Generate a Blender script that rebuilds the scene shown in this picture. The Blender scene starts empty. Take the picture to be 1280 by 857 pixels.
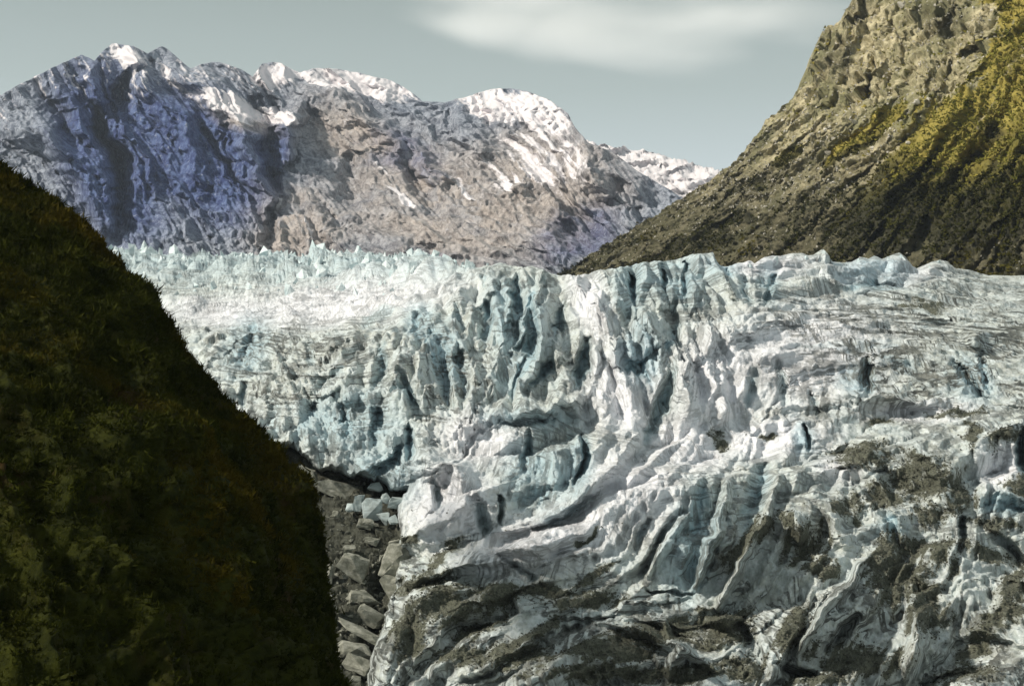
import bpy, math, random
import numpy as np
R = math.radians
S = bpy.context.scene
COL = S.collection

# ------------------------------------------------------------------ camera
W, H, F = 1280.0, 857.0, 1545.0            # photograph size and focal length in its pixels
CX, CY = 640.0, 428.5
cd = bpy.data.cameras.new('camera'); cam = bpy.data.objects.new('camera', cd); COL.objects.link(cam)
cam.location = (0, 0, 0); cam.rotation_euler = (R(90), 0, 0)
cd.sensor_width = 36; cd.lens = F / W * 36; cd.clip_start = 1; cd.clip_end = 60000
S.camera = cam
# ------------------------------------------------------------------ sun and sky
SUN_EL, SUN_AZ = R(41), R(-106)            # azimuth from +Y (into the picture) towards +X
sd = bpy.data.lights.new('sun', 'SUN'); sun = bpy.data.objects.new('sun', sd); COL.objects.link(sun)
sd.energy = 3.9; sd.angle = R(3.0); sd.color = (1.0, 0.92, 0.80)
sun.rotation_euler = (R(90) - SUN_EL, 0, math.pi - SUN_AZ)
# sun lamp points along its -Z: rotate so that it comes from azimuth SUN_AZ
world = bpy.data.worlds.new('World'); S.world = world; world.use_nodes = True
nt = world.node_tree; nt.nodes.clear()
def wn(t, **k):
    n = nt.nodes.new(t)
    for a, b in k.items(): setattr(n, a, b)
    return n
wo = wn('ShaderNodeOutputWorld'); bg = wn('ShaderNodeBackground'); bg.inputs['Strength'].default_value = 0.080
sky = wn('ShaderNodeTexSky', sky_type='NISHITA', sun_disc=False)
sky.sun_elevation = SUN_EL; sky.sun_rotation = SUN_AZ % (2 * math.pi)
sky.altitude = 300; sky.air_density = 1.0; sky.dust_density = 2.5; sky.ozone_density = 1.5
# a thin even veil of high cloud over the blue: grey green above, paler towards the horizon
tc = wn('ShaderNodeTexCoord'); sx = wn('ShaderNodeSeparateXYZ'); nt.links.new(tc.outputs['Generated'], sx.inputs[0])
cr = wn('ShaderNodeValToRGB'); nt.links.new(sx.outputs['Z'], cr.inputs[0])
e = cr.color_ramp.elements
e[0].position = 0.0; e[0].color = (8.3, 8.9, 8.9, 1)
e[1].position = 0.30; e[1].color = (3.3, 3.85, 3.45, 1)
q = cr.color_ramp.elements.new(0.13); q.color = (6.3, 7.1, 7.1, 1)
q = cr.color_ramp.elements.new(0.20); q.color = (4.7, 5.4, 5.05, 1)
q = cr.color_ramp.elements.new(0.9); q.color = (4.6, 5.0, 4.9, 1)
mx = wn('ShaderNodeMix', data_type='RGBA'); mx.inputs[0].default_value = 0.90
nt.links.new(sky.outputs[0], mx.inputs[6]); nt.links.new(cr.outputs[0], mx.inputs[7])
nt.links.new(mx.outputs[2], bg.inputs['Color']); nt.links.new(bg.outputs[0], wo.inputs['Surface'])
S.view_settings.view_transform = 'Standard'; S.view_settings.look = 'None'
S.view_settings.exposure = 0.32; S.view_settings.gamma = 1.0
S.cycles.max_bounces = 5; S.cycles.diffuse_bounces = 3; S.cycles.volume_bounces = 3

# ------------------------------------------------------------------ numpy noise
def _tab(seed):
    r = np.random.RandomState(seed)
    return r.permutation(256).astype(np.int64), r
def pn2(x, y, seed=0):
    P, r = _tab(seed); a = r.rand(256) * 6.2832; gx, gy = np.cos(a), np.sin(a)
    xi = np.floor(x); yi = np.floor(y); fx = x - xi; fy = y - yi
    xi = xi.astype(np.int64); yi = yi.astype(np.int64)
    u = fx*fx*fx*(fx*(fx*6-15)+10); v = fy*fy*fy*(fy*(fy*6-15)+10)
    def g(i, j):
        h = P[(P[(xi+i) & 255] + yi + j) & 255]
        return gx[h]*(fx-i) + gy[h]*(fy-j)
    a0 = g(0,0)*(1-u)+g(1,0)*u; a1 = g(0,1)*(1-u)+g(1,1)*u
    return (a0*(1-v)+a1*v)*1.4
def fbm2(x, y, seed=0, octv=4, gain=.5, lac=2.03):
    s = 0; a = 1.0
    for o in range(octv):
        s = s + a*pn2(x*lac**o+o*17.3, y*lac**o-o*9.1, seed+o); a *= gain
    return s
def ridg2(x, y, seed=0, octv=4, gain=.5, lac=2.03):
    """ridged noise, 0..~1, sharp crests"""
    s = 0; a = 1.0; t = 0; w = 1.0
    for o in range(octv):
        n = 1-np.abs(pn2(x*lac**o+o*11.7, y*lac**o+o*5.3, seed+o)*1.5); n = np.clip(n, 0, 1)**2
        s = s + a*n*w; t += a; w = np.clip(n*1.6, 0, 1); a *= gain
    return s/t
def wor2(x, y, seed=0):
    """cells: F1, F2, cell centre offset dx, dy, three random numbers of the cell"""
    P, r = _tab(seed); jx = r.rand(256); jy = r.rand(256); q = r.rand(3, 256)
    xi = np.floor(x).astype(np.int64); yi = np.floor(y).astype(np.int64)
    F1 = np.full(x.shape, 9.0); F2 = np.full(x.shape, 9.0)
    bx = np.zeros(x.shape); by = np.zeros(x.shape); bh = np.zeros(x.shape, np.int64)
    for i in (-1, 0, 1):
        for j in (-1, 0, 1):
            h = P[(P[(xi+i) & 255] + yi + j) & 255]
            dx = x-(xi+i+jx[h]); dy = y-(yi+j+jy[h]); d = np.sqrt(dx*dx+dy*dy)
            c = d < F1
            F2 = np.where(c, F1, np.minimum(F2, d)); F1 = np.where(c, d, F1)
            bx = np.where(c, dx, bx); by = np.where(c, dy, by); bh = np.where(c, h, bh)
    return F1, F2, bx, by, q[0][bh], q[1][bh], q[2][bh]
def facets(x, y, seed=0, tilt=1.0, crack=.5):
    """broken blocks: every cell a tilted plane at its own height, cracks between"""
    F1, F2, dx, dy, a, b, c = wor2(x, y, seed)
    h = (a-.5)*2*tilt*dx + (b-.5)*2*tilt*dy + (c-.5)*.9
    return h - crack*np.clip(1-(F2-F1)/.16, 0, 1)
def pyr2(x, y, seed=0, sx=1.7, sy=.85, tilt=.5, turn=.5, hq=.8):
    """sharp fins: every cell a wedge of flat faces, the highest wins, so creases and clefts are straight and crisp"""
    P, r = _tab(seed); jx = r.rand(256); jy = r.rand(256); q = r.rand(4, 256)
    xi = np.floor(x).astype(np.int64); yi = np.floor(y).astype(np.int64); Hh = np.full(x.shape, -9.0)
    for i in (-1, 0, 1):
        for j in (-1, 0, 1):
            h = P[(P[(xi+i) & 255] + yi + j) & 255]
            dx = x-(xi+i+.15+.7*jx[h]); dy = y-(yi+j+.15+.7*jy[h])
            an = (q[0]-.5)*2*turn; c = np.cos(an)[h]; s_ = np.sin(an)[h]
            u = dx*c+dy*s_; v = -dx*s_+dy*c; tl = (q[2][h]-.5)*2*tilt
            Hh = np.maximum(Hh, q[1][h]*hq-np.maximum(np.abs(u)*sx+v*.25, np.abs(v)*sy)+u*tl)
    return Hh
def sst(a, b, x):
    t = np.clip((x-a)/(b-a), 0, 1); return t*t*(3-2*t)
def curve(pts):
    p = np.array(pts, float); return lambda x: np.interp(x, p[:, 0], p[:, 1])
def ell(U, V, cx, cy, rx, ry, rot=0):
    c, s = math.cos(R(rot)), math.sin(R(rot)); du = U-cx; dv = V-cy
    return np.sqrt(((du*c+dv*s)/rx)**2 + ((-du*s+dv*c)/ry)**2)
def blobs(U, V, lst, soft=.35):
    m = np.zeros(U.shape)
    for b in lst:
        m = np.maximum(m, 1-sst(1-soft, 1+soft, ell(U, V, *b)))
    return m
def segdist(U, V, pts):
    best = np.full(U.shape, 1e9); side = np.zeros(U.shape); tt = np.zeros(U.shape)
    n = len(pts)-1
    for k in range(n):
        (x0, y0), (x1, y1) = pts[k], pts[k+1]
        dx, dy = x1-x0, y1-y0; L = dx*dx+dy*dy+1e-9
        t = np.clip(((U-x0)*dx+(V-y0)*dy)/L, 0, 1)
        ex, ey = U-x0-t*dx, V-y0-t*dy; d = np.sqrt(ex*ex+ey*ey)
        c = d < best
        best = np.where(c, d, best); tt = np.where(c, (k+t)/n, tt)
        side = np.where(c, np.sign(dx*ey-dy*ex), side)
    return best, tt, side
def strokes(U, V, lst):
    """relief strokes: (points, half width px, metres away from the camera (+) or towards it (-), profile)"""
    D = np.zeros(U.shape); uc = U[:, 0] if False else None
    for s in lst:
        pts, w, d = s[0], s[1], s[2]; prof = s[3] if len(s) > 3 else 'v'
        Ls = sum(math.hypot(q_[0]-p_[0], q_[1]-p_[1]) for p_, q_ in zip(pts[:-1], pts[1:]))
        if d > 0: d = d*min(1.0, .3+Ls/(7.0*w))
        xs = [p[0] for p in pts]; m = w*2.6
        cols = np.where((U[0] > min(xs)-m) & (U[0] < max(xs)+m))[0]
        if len(cols) == 0: continue
        sl = slice(cols[0], cols[-1]+1)
        dist, t, side = segdist(U[:, sl], V[:, sl], pts)
        taper = .35+.65*np.sin(np.clip(t, .0, 1)*math.pi)**.5
        r = dist/(w*taper)
        if prof == 'v': k = np.clip(1-r, 0, 1)**.8
        elif prof == 'u': k = np.exp(-r*r*1.6)
        elif prof == 'c': k = 1-sst(.55, 1.05, r)                      # slot with steep walls
        elif prof == 'l': k = np.where(side < 0, np.clip(1-r*2.2, 0, 1), np.clip(1-r, 0, 1))   # sharp on one side
        else: k = np.where(side > 0, np.clip(1-r*2.2, 0, 1), np.clip(1-r, 0, 1))
        D[:, sl] += d*k*np.clip(np.sin(np.clip(t, 0, 1)*math.pi), 0, 1)**.55*1.15
    return D
def tabdepth(us, vs, T, blur=5, n=(90, 70)):
    """smooth interpolation of a coarse table of distances"""
    us = np.array(us, float); vs = np.array(vs, float); T = np.array(T, float)
    gu = np.linspace(us[0], us[-1], n[0]); gv = np.linspace(vs[0], vs[-1], n[1])
    A = np.array([np.interp(gu, us, row) for row in T])
    A = np.array([np.interp(gv, vs, A[:, i]) for i in range(n[0])]).T
    for _ in range(blur):
        B = np.pad(A, 1, mode='edge')
        A = (B[1:-1, 1:-1]*4+B[:-2, 1:-1]*2+B[2:, 1:-1]*2+B[1:-1, :-2]*2+B[1:-1, 2:]*2)/12
    def f(U, V):
        x = np.clip((U-gu[0])/(gu[-1]-gu[0])*(n[0]-1), 0, n[0]-1.001); y = np.clip((V-gv[0])/(gv[-1]-gv[0])*(n[1]-1), 0, n[1]-1.001)
        i = x.astype(int); j = y.astype(int); a = x-i; b = y-j
        return (A[j, i]*(1-a)+A[j, i+1]*a)*(1-b)+(A[j+1, i]*(1-a)+A[j+1, i+1]*a)*b
    return f
def unproj(U, V, Y):
    return np.stack([(U-CX)/F*Y, Y, (CY-V)/F*Y], -1)
def gnormals(P):
    a = np.gradient(P, axis=1); b = np.gradient(P, axis=0)
    n = np.cross(b, a); n /= np.linalg.norm(n, axis=-1, keepdims=True)+1e-9
    s = np.sign(n[..., 2:3]-n[..., 1:2]); return n*np.where(s == 0, 1, s)
def slopecoords(P):
    return P[..., 0], -(P[..., 1]*.82+P[..., 2]*.57)

class Flow:
    """grain of the ground: a field of directions from guide lines, and noise drawn out along it"""
    def __init__(s, u0, u1, v0, v1, guides, step=2.0, reach=22.0):
        s.b = (u0, u1, v0, v1); s.st = step
        gx = np.arange(u0, u1+16, 16.0); gy = np.arange(v0, v1+16, 16.0); GX, GY = np.meshgrid(gx, gy)
        C = np.zeros(GX.shape); D = np.zeros(GX.shape)
        for g in guides:
            pts = g
            for (x0, y0), (x1, y1) in zip(pts[:-1], pts[1:]):
                L = math.hypot(x1-x0, y1-y0); n = max(1, int(L/14)); an = 2*math.atan2(y1-y0, x1-x0)
                for k in range(n):
                    t = (k+.5)/n; r2 = (GX-x0-(x1-x0)*t)**2+(GY-y0-(y1-y0)*t)**2
                    w = 1/(r2+reach**2)**1.6; C += w*math.cos(an); D += w*math.sin(an)
        L = np.sqrt(C*C+D*D)+1e-30; C /= L; D /= L
        s.X = np.arange(u0, u1, step); s.Y = np.arange(v0, v1, step)
        def up(A):
            B = np.array([np.interp(s.X, gx, r) for r in A]); return np.array([np.interp(s.Y, gy, B[:, i]) for i in range(B.shape[1])]).T
        th = .5*np.arctan2(up(D), up(C)); s.th = th
        x, y = np.meshgrid(s.X, s.Y); s.gx, s.gy = x, y
    def lic(s, scale, length, seed, wob=.35):
        x, y = s.gx, s.gy
        N = fbm2(x/scale, y/scale, seed, 2, .5)
        th = s.th+wob*fbm2(x/70, y/70, seed+50, 3)
        dx0, dy0 = np.cos(th), np.sin(th); acc = N.copy(); w = 1.0; n = max(4, int(length/(scale*.45))); hh = length/n/s.st
        ny, nx = N.shape; J, I = np.meshgrid(np.arange(nx), np.arange(ny))
        for sg in (1, -1):
            px = J.astype(float); py = I.astype(float); vx, vy = dx0*sg, dy0*sg
            for k in range(n):
                px = px+vx*hh; py = py+vy*hh
                i = np.clip(py.astype(int), 0, ny-1); j = np.clip(px.astype(int), 0, nx-1)
                cx, cy = dx0[i, j], dy0[i, j]; sgn = np.where(cx*vx+cy*vy < 0, -1.0, 1.0); vx, vy = cx*sgn, cy*sgn
                k_ = 1-.7*(k/n); acc += N[i, j]*k_; w += k_
        acc = acc-acc.mean(); return acc/(acc.std()+1e-9)
    def at(s, A, U, V):
        x = np.clip((U-s.b[0])/s.st, 0, A.shape[1]-1.001); y = np.clip((V-s.b[2])/s.st, 0, A.shape[0]-1.001)
        i = x.astype(int); j = y.astype(int); a = x-i; b = y-j
        return (A[j, i]*(1-a)+A[j, i+1]*a)*(1-b)+(A[j+1, i]*(1-a)+A[j+1, i+1]*a)*b
def ridge_of(n, k=1.0):
    return np.clip(1-np.abs(n)*k, 0, 1)

# ------------------------------------------------------------------ mesh helpers
def mesh_from(name, V, quads=None, tris=None, smooth=True):
    me = bpy.data.meshes.new(name); V = np.asarray(V, np.float32).reshape(-1, 3)
    f = quads if quads is not None else tris; k = 4 if quads is not None else 3
    f = np.asarray(f, np.int32).reshape(-1, k)
    me.vertices.add(len(V)); me.vertices.foreach_set('co', V.ravel())
    me.loops.add(f.size); me.loops.foreach_set('vertex_index', f.ravel())
    me.polygons.add(len(f)); me.polygons.foreach_set('loop_start', np.arange(0, f.size, k, dtype=np.int32))
    me.polygons.foreach_set('loop_total', np.full(len(f), k, np.int32))
    me.update(calc_edges=True)
    me.polygons.foreach_set('use_smooth', np.full(len(f), smooth)); me.update()
    return me
def gridfaces(nr, nc, keep=None):
    i = np.arange(nr*nc).reshape(nr, nc)
    q = np.stack([i[:-1, :-1], i[1:, :-1], i[1:, 1:], i[:-1, 1:]], -1).reshape(-1, 4)
    return q
def attr(me, name, a):
    t = me.attributes.new(name, 'FLOAT', 'POINT'); t.data.foreach_set('value', np.asarray(a, np.float32).ravel())
def link(name, me, mat, parent=None):
    o = bpy.data.objects.new(name, me); COL.objects.link(o)
    if mat and not me.materials: me.materials.append(mat)
    if parent: o.parent = parent
    return o
def structure(o, label=None):
    o['kind'] = 'structure'
    if label: o['label'] = label
    return o
def thing(o, label, cat, group=None):
    o['label'] = label; o['category'] = cat
    if group: o['group'] = group
    return o
def stuff(o, label, cat):
    o['kind'] = 'stuff'; o['label'] = label; o['category'] = cat; return o

# ------------------------------------------------------------------ material helper
class Mat:
    def __init__(s, name, rough=.8, spec=.3):
        s.m = bpy.data.materials.new(name); s.m.use_nodes = True; s.nt = s.m.node_tree; s.nt.nodes.clear()
        s.out = s.n('ShaderNodeOutputMaterial'); s.b = s.n('ShaderNodeBsdfPrincipled')
        s.b.inputs['Roughness'].default_value = rough; s.b.inputs['Specular IOR Level'].default_value = spec
        s.l(s.b.outputs[0], s.out.inputs['Surface']); s.pos = s.n('ShaderNodeNewGeometry').outputs['Position']
    def n(s, t, **k):
        x = s.nt.nodes.new(t)
        for a, b in k.items(): setattr(x, a, b)
        return x
    def l(s, a, b): s.nt.links.new(a, b)
    def put(s, v, sock):
        if isinstance(v, (int, float)): sock.default_value = v
        elif isinstance(v, tuple): sock.default_value = (*v, 1) if len(v) == 3 and sock.type == 'RGBA' else v
        else: s.l(v, sock)
    def attr(s, name): return s.n('ShaderNodeAttribute', attribute_name=name).outputs['Fac']
    def math(s, op, a, b=0.0, c=None, clamp=False):
        x = s.n('ShaderNodeMath', operation=op, use_clamp=clamp); s.put(a, x.inputs[0]); s.put(b, x.inputs[1])
        if c is not None: s.put(c, x.inputs[2])
        return x.outputs[0]
    def mapr(s, v, a, b, c=0.0, d=1.0):
        x = s.n('ShaderNodeMapRange', interpolation_type='SMOOTHSTEP'); s.put(v, x.inputs[0])
        for i, k in enumerate((a, b, c, d)): x.inputs[i+1].default_value = k
        return x.outputs[0]
    def lin(s, v, a, b, c=0.0, d=1.0):
        x = s.n('ShaderNodeMapRange'); s.put(v, x.inputs[0])
        for i, k in enumerate((a, b, c, d)): x.inputs[i+1].default_value = k
        return x.outputs[0]
    def mix(s, f, a, b, blend='MIX'):
        x = s.n('ShaderNodeMix', data_type='RGBA', blend_type=blend); s.put(f, x.inputs[0]); s.put(a, x.inputs[6]); s.put(b, x.inputs[7])
        return x.outputs[2]
    def map(s, vec, scale=(1, 1, 1), rot=(0, 0, 0)):
        x = s.n('ShaderNodeMapping'); s.l(vec, x.inputs[0]); x.inputs['Scale'].default_value = scale; x.inputs['Rotation'].default_value = rot
        return x.outputs[0]
    def noise(s, vec, scale, detail=4, rough=.55, dist=0.0, out=0):
        x = s.n('ShaderNodeTexNoise'); s.l(vec, x.inputs['Vector']); x.inputs['Scale'].default_value = scale
        x.inputs['Detail'].default_value = detail; x.inputs['Roughness'].default_value = rough; x.inputs['Distortion'].default_value = dist
        return x.outputs[out]
    def warp(s, vec, scale, amt, detail=3):
        c = s.noise(vec, scale, detail, out=1)
        a = s.n('ShaderNodeVectorMath', operation='SUBTRACT'); s.l(c, a.inputs[0]); a.inputs[1].default_value = (.5, .5, .5)
        b = s.n('ShaderNodeVectorMath', operation='SCALE'); s.l(a.outputs[0], b.inputs[0]); b.inputs['Scale'].default_value = amt
        d = s.n('ShaderNodeVectorMath', operation='ADD'); s.l(vec, d.inputs[0]); s.l(b.outputs[0], d.inputs[1])
        return d.outputs[0]
    def vor(s, vec, scale, feature='F1', out='Distance', rnd=1.0):
        x = s.n('ShaderNodeTexVoronoi', feature=feature); s.l(vec, x.inputs['Vector']); x.inputs['Scale'].default_value = scale
        x.inputs['Randomness'].default_value = rnd
        return x.outputs[out]
    def bump(s, h, dist, strength=1.0):
        x = s.n('ShaderNodeBump'); x.inputs['Distance'].default_value = dist; x.inputs['Strength'].default_value = strength
        s.l(h, x.inputs['Height']); s.l(x.outputs[0], s.b.inputs['Normal']); return x
    def color(s, c): s.put(c, s.b.inputs['Base Color'])

# ================================================================== MATERIALS
def ice_material():
    m = Mat('glacier_ice', .55, .35); p = m.pos
    blue = m.attr('blue'); deb = m.attr('debris'); white = m.attr('white'); dirt = m.attr('dirt')
    n1 = m.noise(p, .05, 5); n2 = m.noise(p, .35, 5)
    base = m.mix(m.mapr(n1, .35, .65), (.47, .54, .54), (.56, .595, .545))
    base = m.mix(m.mapr(n2, .35, .7), base, (.68, .74, .75))
    base = m.mix(white, base, m.mix(n2, (.88, .86, .90), (.74, .77, .82)))
    bl = m.mix(m.noise(p, .12, 3), (.27, .44, .52), (.46, .60, .66))
    base = m.mix(m.math('MULTIPLY', blue, m.mapr(m.noise(p, .2, 5), .2, .7, .55, 1.0)), base, bl)
    # folded layers of grit in the ice: thin lines where a warped layer field crosses its levels
    wp = m.warp(p, .0035, 190, 1); wp = m.warp(wp, .09, 2.6, 3)
    def lines_of(freq, rot, wid, gsc, glo, ghi):
        f = m.noise(m.map(wp, freq, rot), 1.0, 3, .5)
        k = m.math('SUBTRACT', 1, m.mapr(m.math('ABSOLUTE', m.math('SUBTRACT', f, .5)), wid*.35, wid))
        return f, m.math('MULTIPLY', k, m.mapr(m.noise(m.map(p, (1, 1, 1), rot), gsc, 4), glo, ghi, .06, 1))
    lay, l1 = lines_of((.005, .009, .15), (R(10), R(26), 0), .05, .022, .44, .56)
    layb, l1b = lines_of((.006, .012, .24), (R(-12), R(-20), 0), .06, .03, .48, .58)
    lay2, l2 = lines_of((.16, .010, .012), (0, R(38), R(10)), .055, .03, .49, .60)
    lay3, l3 = lines_of((.12, .010, .012), (0, R(-30), R(-10)), .055, .025, .50, .61)
    cells = m.vor(m.warp(p, .15, 6), .055, 'DISTANCE_TO_EDGE')
    fr = m.math('MULTIPLY', m.math('SUBTRACT', 1, m.mapr(cells, .0, .03)), m.mapr(m.noise(p, .05, 3), .5, .60, 0, .9))
    st = m.math('MULTIPLY', m.attr('streak'), m.mapr(m.noise(p, .04, 5), .44, .62, .0, .55))
    lines = m.math('MAXIMUM', m.math('MAXIMUM', l1, l1b), m.math('MAXIMUM', m.math('MAXIMUM', l2, l3), m.math('MAXIMUM', fr, st)))
    lines = m.math('MULTIPLY', lines, m.math('MULTIPLY', m.mapr(m.noise(p, .5, 4, .7), .3, .5, .5, 1), m.math('ADD', .46, m.math('MULTIPLY', dirt, .85))), clamp=True)
    base = m.mix(lines, base, (.055, .06, .055))
    # broad grey grime
    gr = m.math('MULTIPLY', dirt, m.mapr(m.noise(wp, .09, 6, .65), .40, .68, 0, .75))
    base = m.mix(gr, base, (.26, .27, .24))
    dn = m.math('ADD', m.math('MULTIPLY', m.noise(p, .25, 6, .7), .55), m.math('MULTIPLY', m.noise(wp, .07, 6, .7), .45))
    dm = m.mapr(m.math('ADD', deb, m.math('MULTIPLY', m.math('SUBTRACT', dn, .5), 2.9)), .50, .68)
    film = m.mapr(m.math('ADD', deb, m.math('MULTIPLY', m.math('SUBTRACT', dn, .5), 2.2)), .22, .66, 0, .7)
    base = m.mix(film, base, m.mix(m.noise(p, .6, 4, .7), (.16, .17, .145), (.37, .385, .34)))
    dcol = m.mix(m.mapr(m.noise(p, 1.2, 4, .8), .35, .65), (.030, .033, .021), (.125, .13, .09))
    dm = m.math('MULTIPLY', dm, .92)
    base = m.mix(dm, base, dcol)
    m.color(base)
    r = m.n('ShaderNodeMapRange'); m.l(dm, r.inputs[0]); r.inputs[3].default_value = .5; r.inputs[4].default_value = .95
    m.l(r.outputs[0], m.b.inputs['Roughness'])
    h = m.math('ADD', m.math('ADD', m.math('MULTIPLY', m.noise(p, .5, 6, .7), 1.4), m.math('MULTIPLY', m.vor(m.warp(p, .3, 3), .42), .7)), m.math('MULTIPLY', lay, .9))
    h = m.math('ADD', h, m.math('MULTIPLY', l1, -.25))
    m.bump(h, 1.0, .85)
    return m.m

def mountain_material():
    m = Mat('mountain_rock', .9, .2); p = m.pos
    snow = m.attr('snow'); tan = m.attr('tan'); blue_shade = m.attr('blue')
    n = m.math('ADD', m.math('MULTIPLY', m.noise(p, .012, 8, .68), .5), m.math('MULTIPLY', m.noise(p, .06, 5, .8), .5)); n2 = m.noise(m.warp(p, .004, 200), .004, 6, .6)
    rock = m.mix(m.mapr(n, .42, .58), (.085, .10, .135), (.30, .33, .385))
    rock = m.mix(blue_shade, rock, m.mix(m.mapr(n, .42, .60), (.010, .022, .11), (.070, .12, .28)))  # blue shadow areas painted into the rock colour
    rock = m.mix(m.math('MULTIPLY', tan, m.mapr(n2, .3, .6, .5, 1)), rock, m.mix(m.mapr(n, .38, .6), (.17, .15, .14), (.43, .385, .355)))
    rock = m.mix(m.mapr(m.noise(p, .03, 7, .75), .56, .66, 0, .40), rock, (.46, .48, .52))
    sm = m.mapr(m.math('ADD', snow, m.math('MULTIPLY', m.math('SUBTRACT', m.noise(p, .016, 8, .74), .5), 1.1)), .40, .70)
    m.color(m.mix(sm, rock, (.70, .67, .69)))
    m.bump(m.noise(m.warp(p, .01, 60), .045, 7, .7), 6, .8)
    return m.m

def hill_material():
    m = Mat('hillside_rock', .92, .15); p = m.pos
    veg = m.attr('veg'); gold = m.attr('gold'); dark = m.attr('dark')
    n = m.noise(p, .05, 8, .7); n2 = m.noise(p, .012, 6, .6)
    rock = m.mix(m.mapr(n, .35, .66), (.20, .175, .095), (.66, .59, .385))
    rock = m.mix(m.mapr(n2, .4, .65), rock, m.mix(n, (.15, .15, .07), (.33, .31, .18)))
    vm = m.mapr(m.math('ADD', veg, m.math('MULTIPLY', m.math('SUBTRACT', m.noise(p, .03, 7, .7), .5), 1.6)), .42, .58)
    green = m.mix(m.mapr(m.noise(p, .045, 6, .65), .35, .65), (.06, .06, .014), (.17, .15, .035))
    green = m.mix(m.math('MULTIPLY', gold, m.mapr(n2, .35, .6, .3, 1)), green, m.mix(n, (.25, .21, .04), (.48, .395, .11)))
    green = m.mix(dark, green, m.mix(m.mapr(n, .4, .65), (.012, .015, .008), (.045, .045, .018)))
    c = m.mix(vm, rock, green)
    c = m.mix(m.math('MULTIPLY', dark, .78), c, m.mix(n, (.025, .026, .014), (.085, .08, .05)))  # shadow at the slope foot goes into the albedo, rock and scrub alike
    m.color(c); m.bump(m.noise(p, .08, 9, .7), 9, .9)
    return m.m

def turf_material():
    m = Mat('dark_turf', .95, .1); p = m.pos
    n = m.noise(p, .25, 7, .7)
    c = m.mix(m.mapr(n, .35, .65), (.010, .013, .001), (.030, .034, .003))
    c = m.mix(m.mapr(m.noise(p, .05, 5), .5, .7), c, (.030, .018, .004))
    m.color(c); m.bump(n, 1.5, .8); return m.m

def leaf_material(name, a, b, c2, sc):
    m = Mat(name, .9, .06); p = m.pos
    n = m.noise(p, sc, 5, .7); c = m.mix(m.mapr(n, .3, .7), a, b)
    c = m.mix(m.mapr(m.noise(p, sc*.25, 4), .52, .68), c, c2)
    m.color(c); return m.m

def rock_material(name, a, b, sc, bd):
    m = Mat(name, .9, .2); p = m.n('ShaderNodeTexCoord').outputs['Object']; p2 = m.pos
    n = m.noise(p2, sc, 7, .7)
    c = m.mix(m.mapr(n, .3, .7), a, b)
    lay = m.noise(m.map(m.warp(p2, sc*.5, 1.0/sc*.6), (.3, .3, 2.2), (R(25), R(-20), 0)), sc, 4, .6)
    c = m.mix(m.mapr(lay, .45, .58, 0, .45), c, a)
    m.color(c); m.bump(n, bd, .8); return m.m

M_ICE = ice_material(); M_MTN = mountain_material(); M_HILL = hill_material(); M_TURF = turf_material()
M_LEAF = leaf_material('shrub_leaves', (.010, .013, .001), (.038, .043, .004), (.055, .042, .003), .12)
M_BUSH = leaf_material('slope_bush_leaves', (.07, .075, .012), (.26, .235, .05), (.40, .33, .075), .02)
M_LOWER = leaf_material('shaded_bush_leaves', (.012, .014, .004), (.055, .055, .012), (.10, .085, .015), .02)  # bush leaves with the slope foot shadow in their colour
M_ROCK = rock_material('gully_rock', (.13, .135, .105), (.36, .36, .31), .25, .8)
M_GRND = rock_material('gully_ground', (.022, .024, .017), (.085, .088, .070), .3, 1.2)
M_GULLY = rock_material('gully_stone', (.05, .052, .04), (.24, .245, .205), .35, .5)
M_RUBBLE = rock_material('rubble_stone', (.03, .032, .024), (.15, .15, .12), .6, .3)
M_SLOPE = rock_material('slope_boulder', (.28, .26, .21), (.60, .57, .50), .05, 2)

# ================================================================== MOUNTAINS
def relief(name, u0, u1, nu, vtop, vbot, nv, depth, disp_fn, mat, back, backn=8):
    us = np.linspace(u0, u1, nu); t = np.linspace(0, 1, nv)
    vt = vtop(us); U = np.broadcast_to(us, (nv, nu)).copy(); V = vt[None]+(vbot-vt)[None]*t[:, None]
    Y = depth(U, V); P = unproj(U, V, Y); N = gnormals(P); a, b = slopecoords(P)
    dr, dn, at = disp_fn(U, V, a, b, P)
    P2 = unproj(U, V, Y+dr)+N*dn[..., None]
    rows = []                                              # far side, falling away behind the skyline
    for k in range(backn, 0, -1):
        q = P2[0].copy(); f = k/backn
        q[:, 1] += back[0]*f; q[:, 2] -= back[1]*f**1.5; rows.append(q)
    A = np.concatenate([np.array(rows), P2], 0)
    me = mesh_from(name, A, quads=gridfaces(A.shape[0], A.shape[1]))
    for k, v in at.items(): attr(me, k, np.concatenate([np.repeat(v[:1], backn, 0), v], 0))
    o = link(name, me, mat)
    return o, dict(U=U, V=V, P=P2, N=N, at=at)

mt_sky = curve([(-200,150),(0,120),(22,106),(40,98),(65,85),(85,76),(102,68),(118,76),(130,62),(142,54),(167,58),(185,67),(196,60),(205,58),(220,70),(238,86),(250,81),(265,77),(283,80),(300,86),(316,96),(328,79),(340,77),(350,79),(375,91),(395,85),(425,86),(465,95),(490,101),(505,109),(520,119),(528,127),(555,128),(590,119),(615,111),(640,111),(660,114),(670,118),(685,124),(700,134),(710,142),(718,158),(735,178),(765,190),(800,215),(850,245),(1000,300),(1430,330)])
md = tabdepth([-200,0,150,340,525,720,860,1430],[40,120,200,280,350,420],
  [[7200,7200,7000,7600,8000,7000,6500,6000],
   [6700,6700,6500,7000,7300,6500,6200,5800],
   [6000,6000,5900,6200,6300,5900,5800,5600],
   [5200,5200,5200,5300,5400,5200,5300,5300],
   [4500,4500,4500,4500,4600,4600,4800,4800],
   [4000,4000,4000,4000,4000,4100,4300,4300]], 4)
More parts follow.
